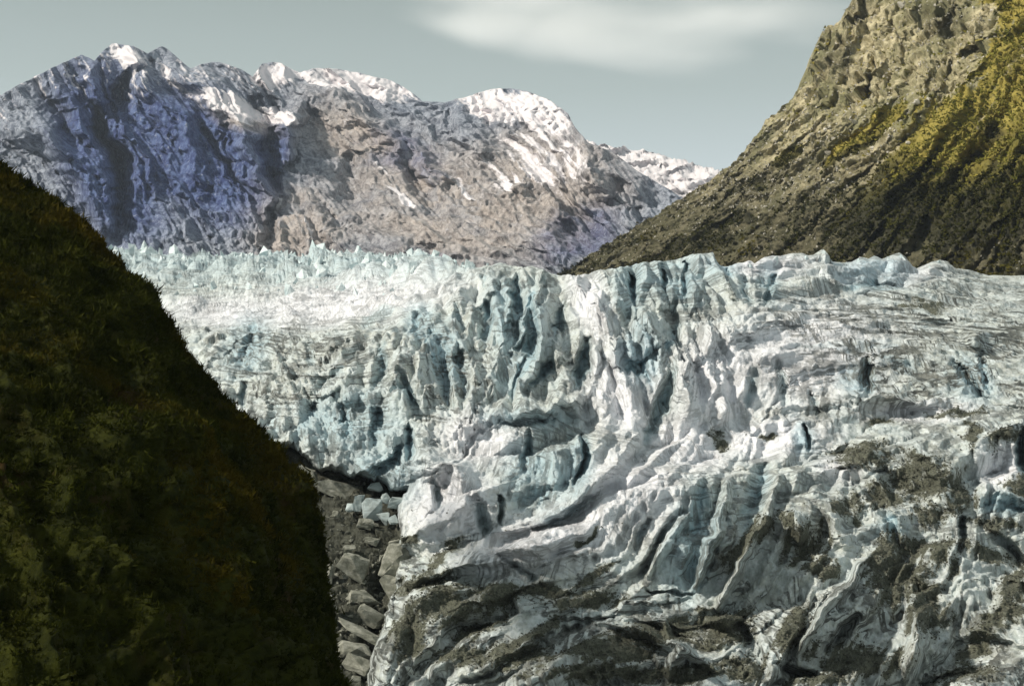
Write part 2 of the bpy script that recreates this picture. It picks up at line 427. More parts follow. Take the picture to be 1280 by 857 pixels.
MT_GUIDES = [[(0,130),(60,220),(120,310)],[(40,105),(90,190),(140,260)],[(100,80),(150,160),(200,250)],[(160,80),(260,190),(330,300)],[(200,200),(280,290)],
  [(240,100),(330,160)],[(360,120),(470,230),(560,320)],[(420,120),(560,230),(640,290)],[(530,135),(640,230),(700,260)],[(640,130),(700,190),(740,230)],[(350,230),(420,320)],
  [(760,200),(800,260)],[(700,240),(740,300)],[(450,300),(640,325)],[(400,250),(520,330)]]
def mt_disp(U, V, a, b, P):
    wu = U+fbm2(a/500, b/500, 3, 4)*14; wv = V+fbm2(a/500, b/500, 9, 4)*10
    st = [([(338,160),(342,195),(345,240)], 16, 420, 'v'), ([(345,240),(335,280),(350,320)], 12, 160),
          ([(318,120),(345,165)], 22, 200, 'u'), ([(375,118),(352,170),(350,215)], 16, -380),
          ([(375,118),(420,130),(470,160),(560,230)], 24, -240, 'v'), ([(240,86),(300,150),(326,210),(335,260)], 22, -330, 'v'),
          ([(142,56),(190,110),(230,170),(250,230)], 20, -250), ([(190,70),(130,150),(150,230),(160,300)], 20, 300),
          ([(102,70),(130,130),(150,190)], 12, -260), ([(65,86),(95,140),(120,180)], 10, -200), ([(22,108),(60,160),(90,200)], 12, -200),
          ([(45,98),(80,150),(105,190)], 8, 180), ([(85,80),(115,135),(135,180)], 8, 180),
          ([(0,150),(60,165),(110,220),(150,300)], 26, -380), ([(118,110),(150,220),(155,310)], 16, 330),
          ([(205,60),(250,120),(290,180)], 14, -180), ([(430,190),(440,240),(430,270)], 22, 200, 'u'),
          ([(500,165),(520,230),(560,280)], 14, 160), ([(560,130),(600,180),(660,240)], 18, -180),
          ([(715,160),(735,205),(770,250)], 26, -200), ([(610,190),(640,230)], 18, 180, 'u'),
          ([(735,180),(790,225),(800,262)], 20, -120, 'u'),
          ([(700,300),(760,275)], 22, 160, 'u'), ([(500,318),(545,320)], 18, 150, 'u')]
    dr = strokes(wu, wv, st)
    fl = Flow(-210, 910, 40, 390, [t[0] for t in st]+MT_GUIDES, 1.5, 30)
    c, s = math.cos(R(38)), math.sin(R(38))
    x = a*c+b*s; y = -a*s+b*c
    L1 = fl.at(fl.lic(24, 130, 21, .15), wu, wv); L2 = fl.at(fl.lic(8, 70, 23, .15), wu, wv); L3 = fl.at(fl.lic(3.4, 26, 25, .2), U, V)
    big = ridge_of(L1, .55); mc = sst(-.8, .8, fbm2(U/110, V/70, 27, 3))*(1-.55*sst(380, 520, U)*sst(150, 210, V)); dr = dr*1.25-(big*190-90)*(.35+.9*mc)-(ridge_of(L2, .6)-.5)*22*mc-L3*3
    dn = (L3*2.5+(ridg2(x/260, y/110, 47, 4)-.5)*26)*(.3+.7*sst(0, 30, V-mt_sky(U)))
    alt = P[..., 2]
    snow = sst(150, 90, V)*.42*sst(.35, .7, big+.2)
    snow = np.maximum(snow, blobs(wu, wv, [(285,132,52,13,20),(345,148,26,10,20),(455,105,70,18,8),(150,72,28,16,25),(350,95,40,14,0),(640,130,80,22,8),(690,150,30,26,40)], .5)*.85)
    st2 = strokes(wu, wv, [([(228,108),(262,122),(300,138),(352,152)], 13, 1.1, 'u'),([(455,185),(490,230),(520,262)], 6, 1),([(540,200),(580,240),(600,262)], 8, 1),([(600,190),(640,240)], 12, 1),
        ([(560,190),(600,225)], 6, 1),([(480,230),(530,270)], 5, 1),([(690,160),(650,215),(600,240)], 14, .9,'u'),([(725,185),(700,230)], 14, .8,'u'),
        ([(330,240),(370,270),(400,300)], 6, .8)])
    snow = np.maximum(snow, .82*st2*(.75+.25*np.clip(L2,-1,1)))
    snow = np.maximum(snow, blobs(wu, wv, [(690,200,60,38,20)], .7)*.62)
    snow = np.maximum(snow, .30*sst(60, 0, wu)+.0)
    snow = snow*.98 + .11*np.clip(L2, -1.5, 2)+.09*np.clip(L3, -1, 2)+.07*np.clip(L1, -1, 1)
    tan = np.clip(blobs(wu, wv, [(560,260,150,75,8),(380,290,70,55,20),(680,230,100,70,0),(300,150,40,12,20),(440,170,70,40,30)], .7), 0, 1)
    blue_shade = np.clip(1.25*blobs(wu, wv, [(235,190,110,66,30),(341,205,17,46,0),(720,292,52,26,-20),(140,190,60,110,-20),(525,320,22,7,0),(490,190,60,25,25)], .6)*sst(.9,.35,snow), 0, 1)  # where the faces and couloir get blue shade in their colour
    return dr, dn, dict(snow=snow, tan=tan, blue=blue_shade*.85)
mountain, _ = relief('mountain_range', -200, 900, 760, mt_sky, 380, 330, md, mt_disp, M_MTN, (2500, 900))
structure(mountain, 'jagged grey and blue mountain range dusted with snow behind the glacier')

fr_sky = curve([(600,150),(720,172),(735,176),(750,179),(765,182),(785,184),(805,187),(830,193),(850,198),(875,206),(900,213),(950,228),(1100,262),(1430,300)])
fd = tabdepth([600,800,1000,1430],[140,220,300,380],[[9000,8600,8300,8000],[7800,7600,7400,7200],[7000,6800,6600,6400],[6400,6200,6000,5800]],3)
def fr_disp(U, V, a, b, P):
    n = ridg2(a/500, b/260, 61, 5, .6); f = ridg2(a/120, b/80, 62, 4, .6)
    snow = np.clip(.75-.25*fbm2(a/400, b/200, 64, 4)-sst(230, 300, V)*.5, 0, 1)
    return -n*200, f*40-20, dict(snow=snow, tan=sst(190, 250, V)*.9, blue=np.zeros(U.shape))
far_ridge, _ = relief('snowy_ridge', 600, 1430, 360, fr_sky, 380, 120, fd, fr_disp, M_MTN, (2500, 900))
structure(far_ridge, 'low far ridge white with snow between the peaks and the right slope')

# ================================================================== RIGHT HILLSIDE
rh_sky = curve([(600,385),(650,368),(720,333),(755,309),(790,287),(825,266),(860,246),(880,232),(900,216),(918,205),(933,189),(946,170),(959,151),(975,135),(985,128),(996,112),(1006,98),(1016,82),(1020,70),(1022,55),(1027,46),(1045,28),(1056,22),(1062,2),(1075,-18),(1095,-30),(1140,-60),(1250,-130),(1480,-260)])
rd = tabdepth([600,720,860,1000,1140,1280,1480],[-260,-100,0,100,200,300,345,420],
  [[3600,3500,3200,2900,2600,2300,2100],
   [3500,3400,3000,2650,2350,2050,1850],
   [3400,3300,2900,2450,2150,1880,1650],
   [3300,3200,2750,2280,1980,1740,1500],
   [3200,3100,2550,2120,1830,1600,1350],
   [3150,2900,2330,1950,1680,1460,1200],
   [3100,2800,2200,1860,1600,1400,1120],
   [3000,2650,2050,1740,1500,1300,1000]], 4)
RH_GUIDES = [[(1020,60),(960,170),(880,240)],[(1000,120),(900,230),(780,310)],[(1060,150),(960,230),(800,320)],[(1120,170),(1000,260),(860,325)],[(1200,170),(1100,270),(1000,330)],
  [(1280,200),(1200,290),(1140,340)],[(1280,40),(1200,130)],[(1130,0),(1110,60)],[(1160,10),(1150,80)],[(1060,60),(1040,120)],[(1100,80),(1090,130)],[(1200,30),(1170,90)],[(1280,-100),(1220,0)],[(1450,0),(1350,200)]]
def rh_disp(U, V, a, b, P):
    wu = U+fbm2(a/120, b/120, 103, 4)*9; wv = V+fbm2(a/120, b/120, 109, 4)*9
    st = [([(1110,70),(1070,110),(1072,125)], 6, -28, 'l'), ([(1095,65),(1078,120)], 8, 30, 'r'), ([(1120,80),(1118,124)], 10, 25, 'u'),
          ([(1150,60),(1165,90),(1180,120)], 10, -30), ([(1140,0),(1150,40),(1140,65)], 12, -25), ([(1200,0),(1180,40),(1185,70)], 9, 25),
          ([(1180,10),(1175,60)], 8, -28), ([(1230,0),(1215,40),(1185,80)], 12, -22), ([(1050,20),(1060,60),(1040,110)], 10, -20),
          ([(1190,110),(1140,170),(1080,215),(1000,260)], 16, 45, 'u'), ([(1120,140),(1050,190),(960,240),(900,290)], 14, 28, 'u'),
          ([(1240,60),(1190,140),(1120,230),(1060,320)], 20, -35, 'u'), ([(1280,90),(1240,170),(1180,250),(1140,330)], 18, 45, 'u'),
          ([(1300,110),(1270,200),(1230,300)], 18, -40, 'u'), ([(1110,180),(1010,270),(960,330)], 12, -25, 'u'),
          ([(1085,0),(1072,18),(1058,26)], 8, -40, 'l'), ([(1210,185),(1250,210)], 12, 25, 'u'), ([(1160,230),(1150,300)], 14, 25, 'u')]
    dr = strokes(wu, wv, st)
    c, s = math.cos(R(-48)), math.sin(R(-48))
    x = a*c+b*s; y = -a*s+b*c                                        # x runs down to the left
    cliff = np.clip(blobs(wu, wv, [(1120,30,95,60,10),(1150,90,70,35,0),(1040,80,35,60,20),(1080,110,70,30,-20),(1200,40,50,50,0)], .5), 0, 1)
    big = ridg2(x/330, y/110, 111, 4, .55); med = ridg2(a/60, b/60, 117, 4, .6)
    vf = facets(a/20, b/42, 121, 1.5, .3); vf2 = facets(a/8, b/15, 123, 1.3, .3)
    fl = Flow(600, 1490, -270, 410, [t[0] for t in st]+RH_GUIDES, 1.5, 30)
    L1 = fl.at(fl.lic(22, 70, 111), wu, wv); L2 = fl.at(fl.lic(8, 30, 113), wu, wv); L3 = fl.at(fl.lic(3.6, 11, 115), U, V)
    dr = dr-ridge_of(L1, .55)*22+10-(ridge_of(L2, .6)-.5)*6-L3*1.6
    dn = med*9-4+cliff*(vf*12+vf2*5)+(1-cliff)*(facets(a/14, b/14, 125, 1.0, .3)*2.5+ridg2(a/9, b/9, 127, 3)*4+L3*1.4)
    # surface cover
    g = blobs(wu, wv, [(1255,60,88,72,-45),(1262,0,60,60,0),(1180,140,60,24,-40),(1200,150,80,56,-40),(1290,130,80,100,0),(1220,215,90,60,-20),(1150,200,50,28,-40),(1140,250,80,30,-30)], .9)
    streak = blobs(wu, wv, [(1080,175,60,9,-40),(1060,188,40,8,-40),(1100,150,20,7,-45),(985,195,22,8,-35)], .4)
    low = sst(150, 330, wv+(1280-wu)*.20*-1+ (1280-wu)*.0)          # lower slope under bush
    lowb = sst(-10, 110, wv-(430-wu*.20)+60)
    veg = np.clip(g*.9+streak*.9+lowb*.5+.12*L1-.05+.10*L2, 0, 1)
    veg = np.clip(veg-cliff*.5, 0, 1)
    gold = np.clip(np.maximum(g, streak)*sst(260, 170, wv)+.15, 0, 1)
    dark = np.clip(sst(140, 285, wv-np.clip(wu-1040, -200, 300)*.12+L1*16+L2*8)*1.0, 0, 1)  # shadow on the lower slope, put into the albedo as dark vegetation
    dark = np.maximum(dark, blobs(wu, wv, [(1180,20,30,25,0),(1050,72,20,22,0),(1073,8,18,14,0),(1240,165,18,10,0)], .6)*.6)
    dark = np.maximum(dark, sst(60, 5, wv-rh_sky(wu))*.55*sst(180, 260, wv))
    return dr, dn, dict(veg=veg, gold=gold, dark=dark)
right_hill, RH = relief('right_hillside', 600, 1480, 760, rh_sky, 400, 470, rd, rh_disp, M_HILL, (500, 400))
structure(right_hill, 'steep rocky slope with golden scrub rising on the right')

# ================================================================== GLACIER
gl_sky = curve([(-150,318),(120,313),(147,314),(158,317),(168,318),(180,316),(200,323),(212,321),(225,319),(240,326),(248,322),(258,318),(270,322),(280,324),(300,319),(318,320),(330,323),(350,318),(365,320),(375,323),(395,318),(410,320),(420,322),(450,320),(480,324),(520,326),(560,330),(590,336),(600,338),(610,334),(628,331),(640,333),(655,337),(665,335),(680,338),(690,345),(720,346),(735,344),(745,340),(780,336),(800,331),(830,328),(860,322),(885,317),(891,317),(895,327),(899,333),(910,334),(920,330),(930,329),(937,327),(943,331),(955,323),(965,321),(975,322),(990,318),(1003,318),(1010,321),(1018,320),(1023,315),(1028,313),(1033,317),(1040,329),(1055,330),(1065,329),(1075,323),(1085,325),(1092,321),(1102,325),(1112,321),(1124,316),(1130,320),(1138,331),(1147,339),(1157,334),(1165,328),(1175,325),(1185,328),(1195,337),(1210,338),(1235,345),(1280,346),(1480,349)])
gd = tabdepth([-150,150,300,420,540,640,780,900,1050,1280,1480],[300,320,335,350,380,420,480,560,640,720,800,857,960],
  [[3000,3000,2900,2700,1900,1250,1080,1080,1250,1700,1700],
   [2600,2600,2500,2300,1600,1150,1040,1040,1180,1600,1600],
   [2200,2200,2100,1900,1400,1080,1010,1010,1120,1480,1480],
   [1900,1900,1800,1600,1220,1030, 985, 980,1060,1330,1330],
   [1450,1450,1350,1220,1020, 950, 930, 925, 970,1120,1120],
   [1120,1120,1060, 970, 900, 880, 870, 870, 890, 950, 950],
   [ 900, 900, 870, 840, 810, 800, 795, 800, 810, 830, 830],
   [ 780, 780, 760, 750, 735, 725, 725, 730, 740, 745, 745],
   [ 700, 700, 690, 680, 670, 662, 665, 675, 680, 685, 685],
   [ 630, 630, 625, 620, 615, 612, 618, 625, 630, 635, 635],
   [ 580, 580, 575, 570, 568, 570, 575, 582, 588, 590, 590],
   [ 545, 545, 545, 542, 540, 545, 552, 556, 560, 562, 562],
   [ 490, 490, 490, 488, 488, 490, 495, 498, 500, 500, 500]], 4)
g_edge = curve([(560,520),(640,507),(680,503),(700,506),(743,494),(790,478),(843,465),(960,440)])     # v -> u of the ice cliff
g_foot = curve([(-150,560),(370,566),(400,592),(445,600),(465,606),(500,618),(600,640),(1500,655)])   # u -> v where ice meets rubble
ICE_STROKES = [
 # upper icefall, centre
 ([(613,353),(610,372),(604,384)],6,12,'c'),([(650,350),(645,381),(650,416),(642,429)],8,24,'c'),([(610,381),(613,407),(601,429)],8,16,'c'),
 ([(667,369),(664,397),(668,432),(657,470),(639,501)],10,26,'v'),([(661,394),(650,420),(639,444)],8,-12,'r'),([(681,340),(674,370),(672,400),(680,440)],5,-12,'v'),
 ([(705,384),(695,416),(689,460),(657,504)],9,20,'v'),([(683,375),(676,447),(657,501)],8,-9,'v'),([(733,441),(728,470),(720,491)],11,22,'v'),
 ([(701,413),(695,447),(714,462)],17,-12,'u'),([(720,347),(752,385),(774,441),(782,470)],26,-16,'u'),([(790,347),(791,384)],6,24,'c'),
 ([(828,334),(829,366)],5,20,'c'),([(857,325),(856,378)],5,22,'c'),([(775,420),(781,458),(802,478)],13,22,'v'),([(815,460),(840,447),(843,425)],14,16,'u'),
 ([(843,466),(827,517),(802,558)],11,16,'v'),([(547,429),(556,470),(563,510)],16,18,'u'),([(582,498),(575,470)],10,14,'u'),([(572,422),(591,460),(598,492)],9,-12,'v'),
 ([(626,470),(620,490)],40,10,'u'),([(600,522),(650,524),(700,515),(740,500)],15,-12,'u'),([(524,400),(524,435)],7,14,'c'),([(500,504),(516,517)],8,12,'v'),
 ([(541,422),(539,466)],6,12,'c'),([(572,397),(576,413)],5,10,'c'),([(630,340),(620,372),(590,395)],12,-10,'l'),([(640,380),(632,410),(625,440)],10,-10,'l'),
 ([(745,345),(775,380),(790,400)],8,-8,'v'),([(808,345),(800,380),(792,410)],9,-8,'v'),([(842,340),(838,375),(820,400)],9,-9,'v'),([(870,330),(872,365),(862,400)],9,-8,'v'),
 ([(842,430),(860,470),(842,490)],8,-8,'v'),([(800,400),(815,430),(830,470)],9,-9,'v'),([(860,470),(880,450),(900,410)],10,-8,'u'),
 # left
 ([(319,410),(313,438),(300,460)],9,12,'v'),([(306,491),(305,513)],6,12,'c'),([(391,438),(388,460)],7,10,'v'),([(480,441),(480,466),(473,495)],10,16,'v'),
 ([(388,530),(379,548)],13,12,'u'),([(398,488),(413,485),(432,466)],8,11,'v'),([(476,530),(470,558)],8,12,'v'),([(505,491),(517,523)],9,14,'v'),
 ([(319,410),(369,407),(420,395),(461,378),(530,381)],14,-7,'u'),([(398,500),(429,492),(448,520)],12,-9,'u'),([(340,440),(360,470),(370,500)],10,-8,'l'),
 ([(340,500),(350,560)],10,8,'u'),([(430,520),(440,560)],8,10,'v'),([(450,420),(470,400),(500,395)],10,8,'u'),([(395,460),(420,440),(440,430)],10,-7,'v'),
 # right
 ([(1082,469),(1082,486)],10,18,'u'),([(1192,455),(1212,482),(1230,501)],11,20,'l'),([(1214,420),(1220,440)],12,-10,'u'),([(1226,440),(1228,466),(1235,495)],7,12,'v'),
 ([(965,350),(956,381)],7,14,'c'),([(910,337),(910,350)],4,10,'c'),([(930,347),(927,372),(937,388)],9,12,'v'),([(889,318),(900,350),(925,385)],8,-10,'l'),
 ([(1004,540),(1010,566)],5,18,'c'),([(940,479),(937,495)],9,10,'u'),([(975,473),(978,495)],9,9,'c'),([(1015,504),(1019,517)],7,8,'u'),
 ([(1028,318),(1032,345),(1050,362)],8,-7,'v'),([(1126,318),(1120,345),(1100,362)],14,-9,'v'),([(1174,327),(1160,345),(1130,368)],12,-8,'v'),
 ([(1040,365),(1090,360),(1140,366)],6,10,'u'),([(1090,450),(1130,462),(1160,470)],10,8,'u'),([(1050,500),(1120,500),(1190,515)],10,-8,'u'),([(900,430),(960,405),(1010,400)],14,-8,'u'),
 ([(1120,400),(1180,398),(1260,405)],10,-6,'u'),([(980,440),(1060,440),(1130,430)],12,7,'u'),
 # middle and nose
 ([(481,597),(489,588)],12,20,'u'),([(514,556),(518,582)],9,20,'c'),([(508,595),(530,586),(575,600),(590,648)],17,-12,'u'),([(547,628),(548,640)],7,8,'c'),
 ([(593,640),(601,657)],13,14,'u'),([(625,638),(624,650)],6,12,'c'),([(725,545),(728,584),(717,620)],10,20,'r'),([(651,632),(695,616)],16,9,'u'),
 ([(700,545),(700,600),(690,630)],14,-6,'u'),([(799,560),(780,583)],11,16,'v'),([(662,664),(725,630),(777,581),(812,544)],13,-12,'u'),
 ([(832,666),(815,700),(795,729)],7,9,'v'),([(853,650),(830,690),(803,727)],9,-10,'v'),([(812,660),(790,700)],6,8,'v'),
 ([(880,614),(868,660),(862,735)],20,11,'u'),([(914,600),(892,681),(866,742)],9,-14,'v'),([(947,615),(929,670)],22,22,'u'),([(972,600),(955,665),(925,710),(893,768)],9,-12,'v'),
 ([(640,600),(600,625),(560,680)],14,-6,'u'),([(500,740),(560,720),(640,700),(720,690)],14,-8,'u'),([(660,560),(655,590)],7,11,'c'),([(640,700),(700,690)],18,-5,'u'),
 ([(799,741),(830,744),(868,746)],4,9,'c'),([(880,778),(930,778)],8,-10,'u'),([(905,800),(945,815)],26,16,'u'),([(620,700),(680,745)],6,6,'u'),
 ([(994,836),(1031,769),(1083,703)],9,-12,'v'),([(975,857),(1003,790),(1020,745)],8,8,'v'),([(1112,668),(1116,680)],14,16,'u'),([(1203,660),(1199,698)],7,15,'c'),
 ([(1275,555),(1282,600)],10,26,'c'),([(1246,640),(1275,645)],13,12,'u'),([(1057,799),(1042,814)],11,14,'u'),([(927,795),(942,835)],18,14,'u'),
 ([(990,850),(1000,850)],12,16,'u'),([(1180,852),(1210,848)],16,14,'u'),([(1130,560),(1180,600),(1200,650)],22,-9,'u'),([(1060,560),(1100,600)],22,-8,'u'),
 ([(1010,620),(1040,650),(1060,700)],14,-8,'u'),([(985,660),(1000,690)],10,-8,'u'),([(1140,740),(1150,800),(1130,857)],18,-10,'v'),([(1200,760),(1190,820)],12,8,'v'),
 ([(1240,680),(1280,700)],10,9,'u'),([(700,790),(640,820),(560,857)],14,-8,'v'),([(740,780),(820,800),(900,857)],10,-8,'v'),([(620,780),(570,800),(520,857)],14,9,'u'),
 ([(500,700),(545,720)],12,8,'u'),([(830,780),(850,820),(830,857)],10,-9,'v'),
]
DEBRIS = [(1075,577,38,22,0),(1149,603,44,32,0),(1105,629,35,13,0),(1194,625,20,32,0),(1005,688,32,28,0),(979,669,18,11,0),(1022,718,22,13,0),(1120,725,42,42,0),
 (1157,777,32,28,0),(1164,651,34,11,0),(1253,769,46,20,-40),(1223,806,34,16,-30),(1075,836,55,22,0),(987,806,18,36,20),(942,680,12,22,20),(1209,555,10,24,0),
 (1268,732,18,22,0),(1238,666,28,7,10),(899,551,11,7,0),(954,547,16,7,0),(921,699,32,9,-42),(690,751,75,9,-2),(725,762,60,10,-8),(662,800,64,9,-25),
 (751,825,75,15,-4),(825,799,70,14,-14),(900,790,40,26,0),(744,725,30,5,-32),(530,738,44,12,-6),(556,772,46,20,-12),(508,800,18,34,10),(575,826,40,12,-8),
 (647,830,60,14,-6),(622,751,46,12,0),(673,747,28,8,0),(506,686,18,7,20),(551,703,34,7,-40),(1148,388,36,5,0),(1100,533,16,6,0),(1195,523,40,6,-4),  # one of these patches is the dark underside of the ice nose
 (1250,560,26,14,-20),(1280,620,20,10,20),(770,850,120,9,-3),(1150,690,60,10,0),(930,850,30,16,0),(720,690,16,4,-30),(730,680,16,3,-30),(1100,700,16,30,0),
 (1060,640,14,20,30),(1180,700,16,24,0),(1230,700,30,9,10),(1020,860,40,10,0),(880,855,50,10,0),(1210,850,50,14,0),(600,790,40,12,-20),(400,615,40,6,15)]
ICE_GUIDES = [[(200,370),(330,390),(560,350)],[(300,400),(420,370),(600,345)],[(330,420),(395,470)],[(375,416),(400,450)],[(360,500),(390,560)],[(420,440),(440,500)],
 [(600,345),(560,400)],[(640,345),(636,420)],[(700,350),(712,400)],[(730,350),(770,430)],[(850,330),(850,400)],[(960,410),(900,480),(850,560)],[(920,400),(870,470)],
 [(980,385),(1120,375),(1280,370)],[(980,430),(1120,420),(1280,430)],[(1000,465),(1180,452)],[(1000,510),(1130,500),(1270,520)],[(1240,450),(1290,470)],
 [(520,740),(640,720),(760,690)],[(560,690),(700,680)],[(640,700),(760,650),(850,570)],[(760,760),(850,690),(900,600)],[(700,560),(740,640)],[(600,560),(560,640)],
 [(870,857),(980,760),(1090,690)],[(1000,857),(1060,760)],[(900,740),(960,620)],[(1130,857),(1200,700)],[(1140,740),(1270,760)],[(1140,790),(1270,810)],
 [(1180,540),(1230,620)],[(1280,560),(1220,640)],[(1000,570),(1100,540)],[(520,857),(600,780),(700,740)],[(640,857),(740,800),(860,760)],[(480,857),(500,740)],[(1040,600),(1000,680)]]
def gl_disp(U, V, a, b, P):
    Y0 = P[..., 1]
    w1 = fbm2(a/26, b/26, 201, 4); w2 = fbm2(a/26, b/26, 207, 4)
    k = np.clip(900/Y0, .3, 1.6)
    wu = U+w1*4*k; wv = V+w2*4*k
    rec = []                                                       # clefts: long, narrow and open at the ends
    for t_ in ICE_STROKES:
        pts, w, d = list(t_[0]), t_[1], t_[2]; pf = t_[3] if len(t_) > 3 else 'v'
        Ls = sum(math.hypot(q_[0]-p_[0], q_[1]-p_[1]) for p_, q_ in zip(pts[:-1], pts[1:]))
        if d > 0 and Ls < 7*w and w < 24:
            ex = (7*w-Ls)/2*.8; (x0, y0), (x1, y1) = pts[0], pts[1]; l_ = math.hypot(x1-x0, y1-y0)+1e-6
            if pts[0][1] > gl_sky(pts[0][0])+22: pts[0] = (x0-(x1-x0)/l_*ex, y0-(y1-y0)/l_*ex)
            (x0, y0), (x1, y1) = pts[-2], pts[-1]; l_ = math.hypot(x1-x0, y1-y0)+1e-6; pts[-1] = (x1+(x1-x0)/l_*ex, y1+(y1-y0)/l_*ex)
        if d > 0: rec.append((pts, w*(.95 if w < 12 else .8), d*(1.25 if w < 12 else 1.0), 'v' if pf in 'uc' else pf))
        else: rec.append((pts, w, d*2.3, pf))
    dr = strokes(wu, wv, rec)
    cre = np.clip(dr/17, 0, 1)
    # regions
    back = sst(372, 340, V)*sst(640, 540, U)                       # serac field far left
    snowf = sst(335, 360, V)*sst(430, 385, V+(U-330)*-.08)*sst(600, 480, U)
    flute = blobs(U, V, [(680,410,130,90,0),(840,380,80,70,0),(600,420,60,70,0)], .4)
    lower = sst(520, 640, V)
    layer = sst(900, 1000, U)*sst(360, 400, V)*sst(560, 500, V)    # stepped right shoulder
    rough = 1-.75*snowf-.45*layer
    # seracs
    F1, F2, dx, dy, q0, q1, q2 = wor2(a/34+w1*.3, b/60+w2*.3, 211)
    cone = np.clip(1-F1*1.25, 0, 1)*(0.4+q0)
    dn = back*(pyr2(a/34+w1*.2, b/62, 213, 1.3, 1.0, .8, 1.4, 1.0)*28+pyr2(a/15, b/26, 214, 1.3, 1.0, .8, 1.4, 1.0)*7+6)
    fl = Flow(-130, 1430, 300, 940, [t[0] for t in ICE_STROKES]+ICE_GUIDES, 1.5, 20)
    L0 = fl.at(fl.lic(34, 130, 221, .2), wu, wv); L1 = fl.at(fl.lic(15, 95, 223, .2), wu, wv); L2 = fl.at(fl.lic(6.5, 60, 225, .2), U+w1*2, V+w2*2); L3 = fl.at(fl.lic(3.0, 36, 227, .2), U, V)
    calm = sst(-.9, .8, fbm2(U/90, V/60, 229, 3))
    f = (1-back)*(1-.6*snowf); calm2 = sst(-.7, .9, fbm2(U/120+5, V/80, 230, 3))
    dr += -f*((ridge_of(L0, .5)-.5)*9*(1-.5*layer)+np.tanh(L0*1.5)*3+(.6*(ridge_of(L1, .6)-.5)+.3*np.tanh(L1*1.6))*(1.6+1.2*flute)*(.15+.95*calm2)*(1-.4*layer))
    dn += f*(ridge_of(L2, .7)-.5)*(.1+.7*calm)+f*L3*.13*(.3+calm)+snowf*(L1*.7+L2*.35)
    # fins, wedges and fracture faces
    ctr = sst(560, 500, V)*sst(400, 520, U)*sst(960, 880, U)
    lft = (1-back)*sst(620, 500, U)*(1-snowf*.8); low = (1-ctr)*sst(480, 600, U)
    A1 = pyr2(a/16+w1*.08, b/80+w2*.06, 501, 1.6, 1.1, .8, .28, .9)
    A2 = pyr2(a/7+w1*.1, b/34+w2*.08, 503, 1.4, 1.0, .6, .4, .8)
    c, s = math.cos(R(-38)), math.sin(R(-38)); x4 = a*c+b*s; y4 = -a*s+b*c
    C1 = pyr2(y4/30+w1*.15, x4/85+w2*.12, 505, 1.4, 1.2, .7, .5, .9)
    C2 = pyr2(y4/11+w1*.2, x4/26+w2*.2, 507, 1.3, .9, .7, .7, .8)
    D1 = pyr2(a/19+w1*.2, b/30+w2*.2, 509, 1.2, 1.0, .7, 1.4, .9); D2 = pyr2(a/7+w1*.3, b/9+w2*.3, 511, 1.2, 1.0, .7, 1.4, .9)
    E2 = pyr2(a/4+w1*.3, b/4.6+w2*.3, 513, 1.2, 1.0, .7, 1.5, .9)
    q = (1-back)*(1-.85*snowf)
    dn += snowf*((pyr2(a/24+w1*.2, b/40+w2*.2, 521, 1.2, 1.0, .8, 1.4, 1.0)+.3)*8+(pyr2(a/10+w1*.2, b/16, 523, 1.2, 1.0, .8, 1.4, 1.0)+.3)*2.6)*(.35+.8*sst(-.5, .6, fbm2(U/60, V/22, 525, 3)))
    big_ = ctr*(A1+.3)*27+lft*(D1+.3)*15+low*(C1+.3)*24*(1-.55*layer)
    sml_ = ctr*(A2+.3)*6.5+lft*(D2+.3)*4.6+low*(C2+.3)*5.5*(.2+.9*calm2)+(E2+.3)*.8*(.1+calm)
    dr -= q*big_*.75; dn += q*(big_*.3+sml_*.8)
    # broken blocks at several sizes
    c, s = math.cos(R(-35)), math.sin(R(-35)); x2 = a*c+b*s; y2 = -a*s+b*c
    brk = blobs(U, V, [(430,540,110,80,0),(800,440,40,40,0),(870,440,60,60,30),(400,500,80,60,0),(960,520,100,60,0),(1150,600,130,80,0),(1060,380,120,40,0),(520,460,60,80,0)], .6)
    B1 = facets(x2/34+w1*.35, y2/20+w2*.35, 231, 1.3, .5); B2 = facets(x2/13+w1*.5, y2/8+w2*.5, 233, 1.3, .55); B3 = facets(a/4.6+w1, b/4.0+w2, 235, 1.2, .5)
    rb = rough*(1-back)*(.42+.58*brk)
    dn += rb*(B1*1.6+B2*.7*(.3+.8*calm)+B3*.2*calm)
    # terraces of the layered shoulder and small steps of the foliation everywhere
    L = (P[..., 2]+a*.08+w1*4+fbm2(a/90, b/90, 261, 3)*12)
    saw = lambda z: (z-np.floor(z))
    lowr_ = sst(900, 1000, U)*lower
    dn += (.5+2.2*layer+1.3*lowr_)*(np.abs(saw(L/6.0)-.5)*2)**2*.8
    dn += .22*saw(L/2.0+w2*.3)*(1-back)*(1+lower)
    dn += snowf*(ridg2(a/60, b/25, 271, 4)*5-2.5)
    # small chunks in the broken zones
    chunk = blobs(U, V, [(430,560,80,50,0),(800,440,40,40,0),(870,440,60,60,30),(400,520,60,60,0),(560,540,60,30,0)], .5)
    F1, F2, dx, dy, q0, q1, q2 = wor2(a/3.6, b/3.2, 281)
    dn += chunk*(np.clip(1-F1, 0, 1)*3.4*(.3+q0))
    # left margin: the ice ends in a cliff above the gully
    g = np.minimum(wv-g_foot(wu), g_edge(wv)-wu)
    gull = sst(-1, 9, g); near = sst(-26, -2, g)*(1-gull)
    dr = dr*(1-gull)+gull*95+near*7
    dn *= (1-.6*gull)
    top = sst(0, 14, V-gl_sky(U)[...]); dn *= (.25+.75*top)
    # cover
    dtest = blobs(U+w2*12, V+w1*9, DEBRIS, .75)
    lowr = sst(560, 700, V+(U-1000)*.12)*sst(.0, .9, L1*.5+.2)
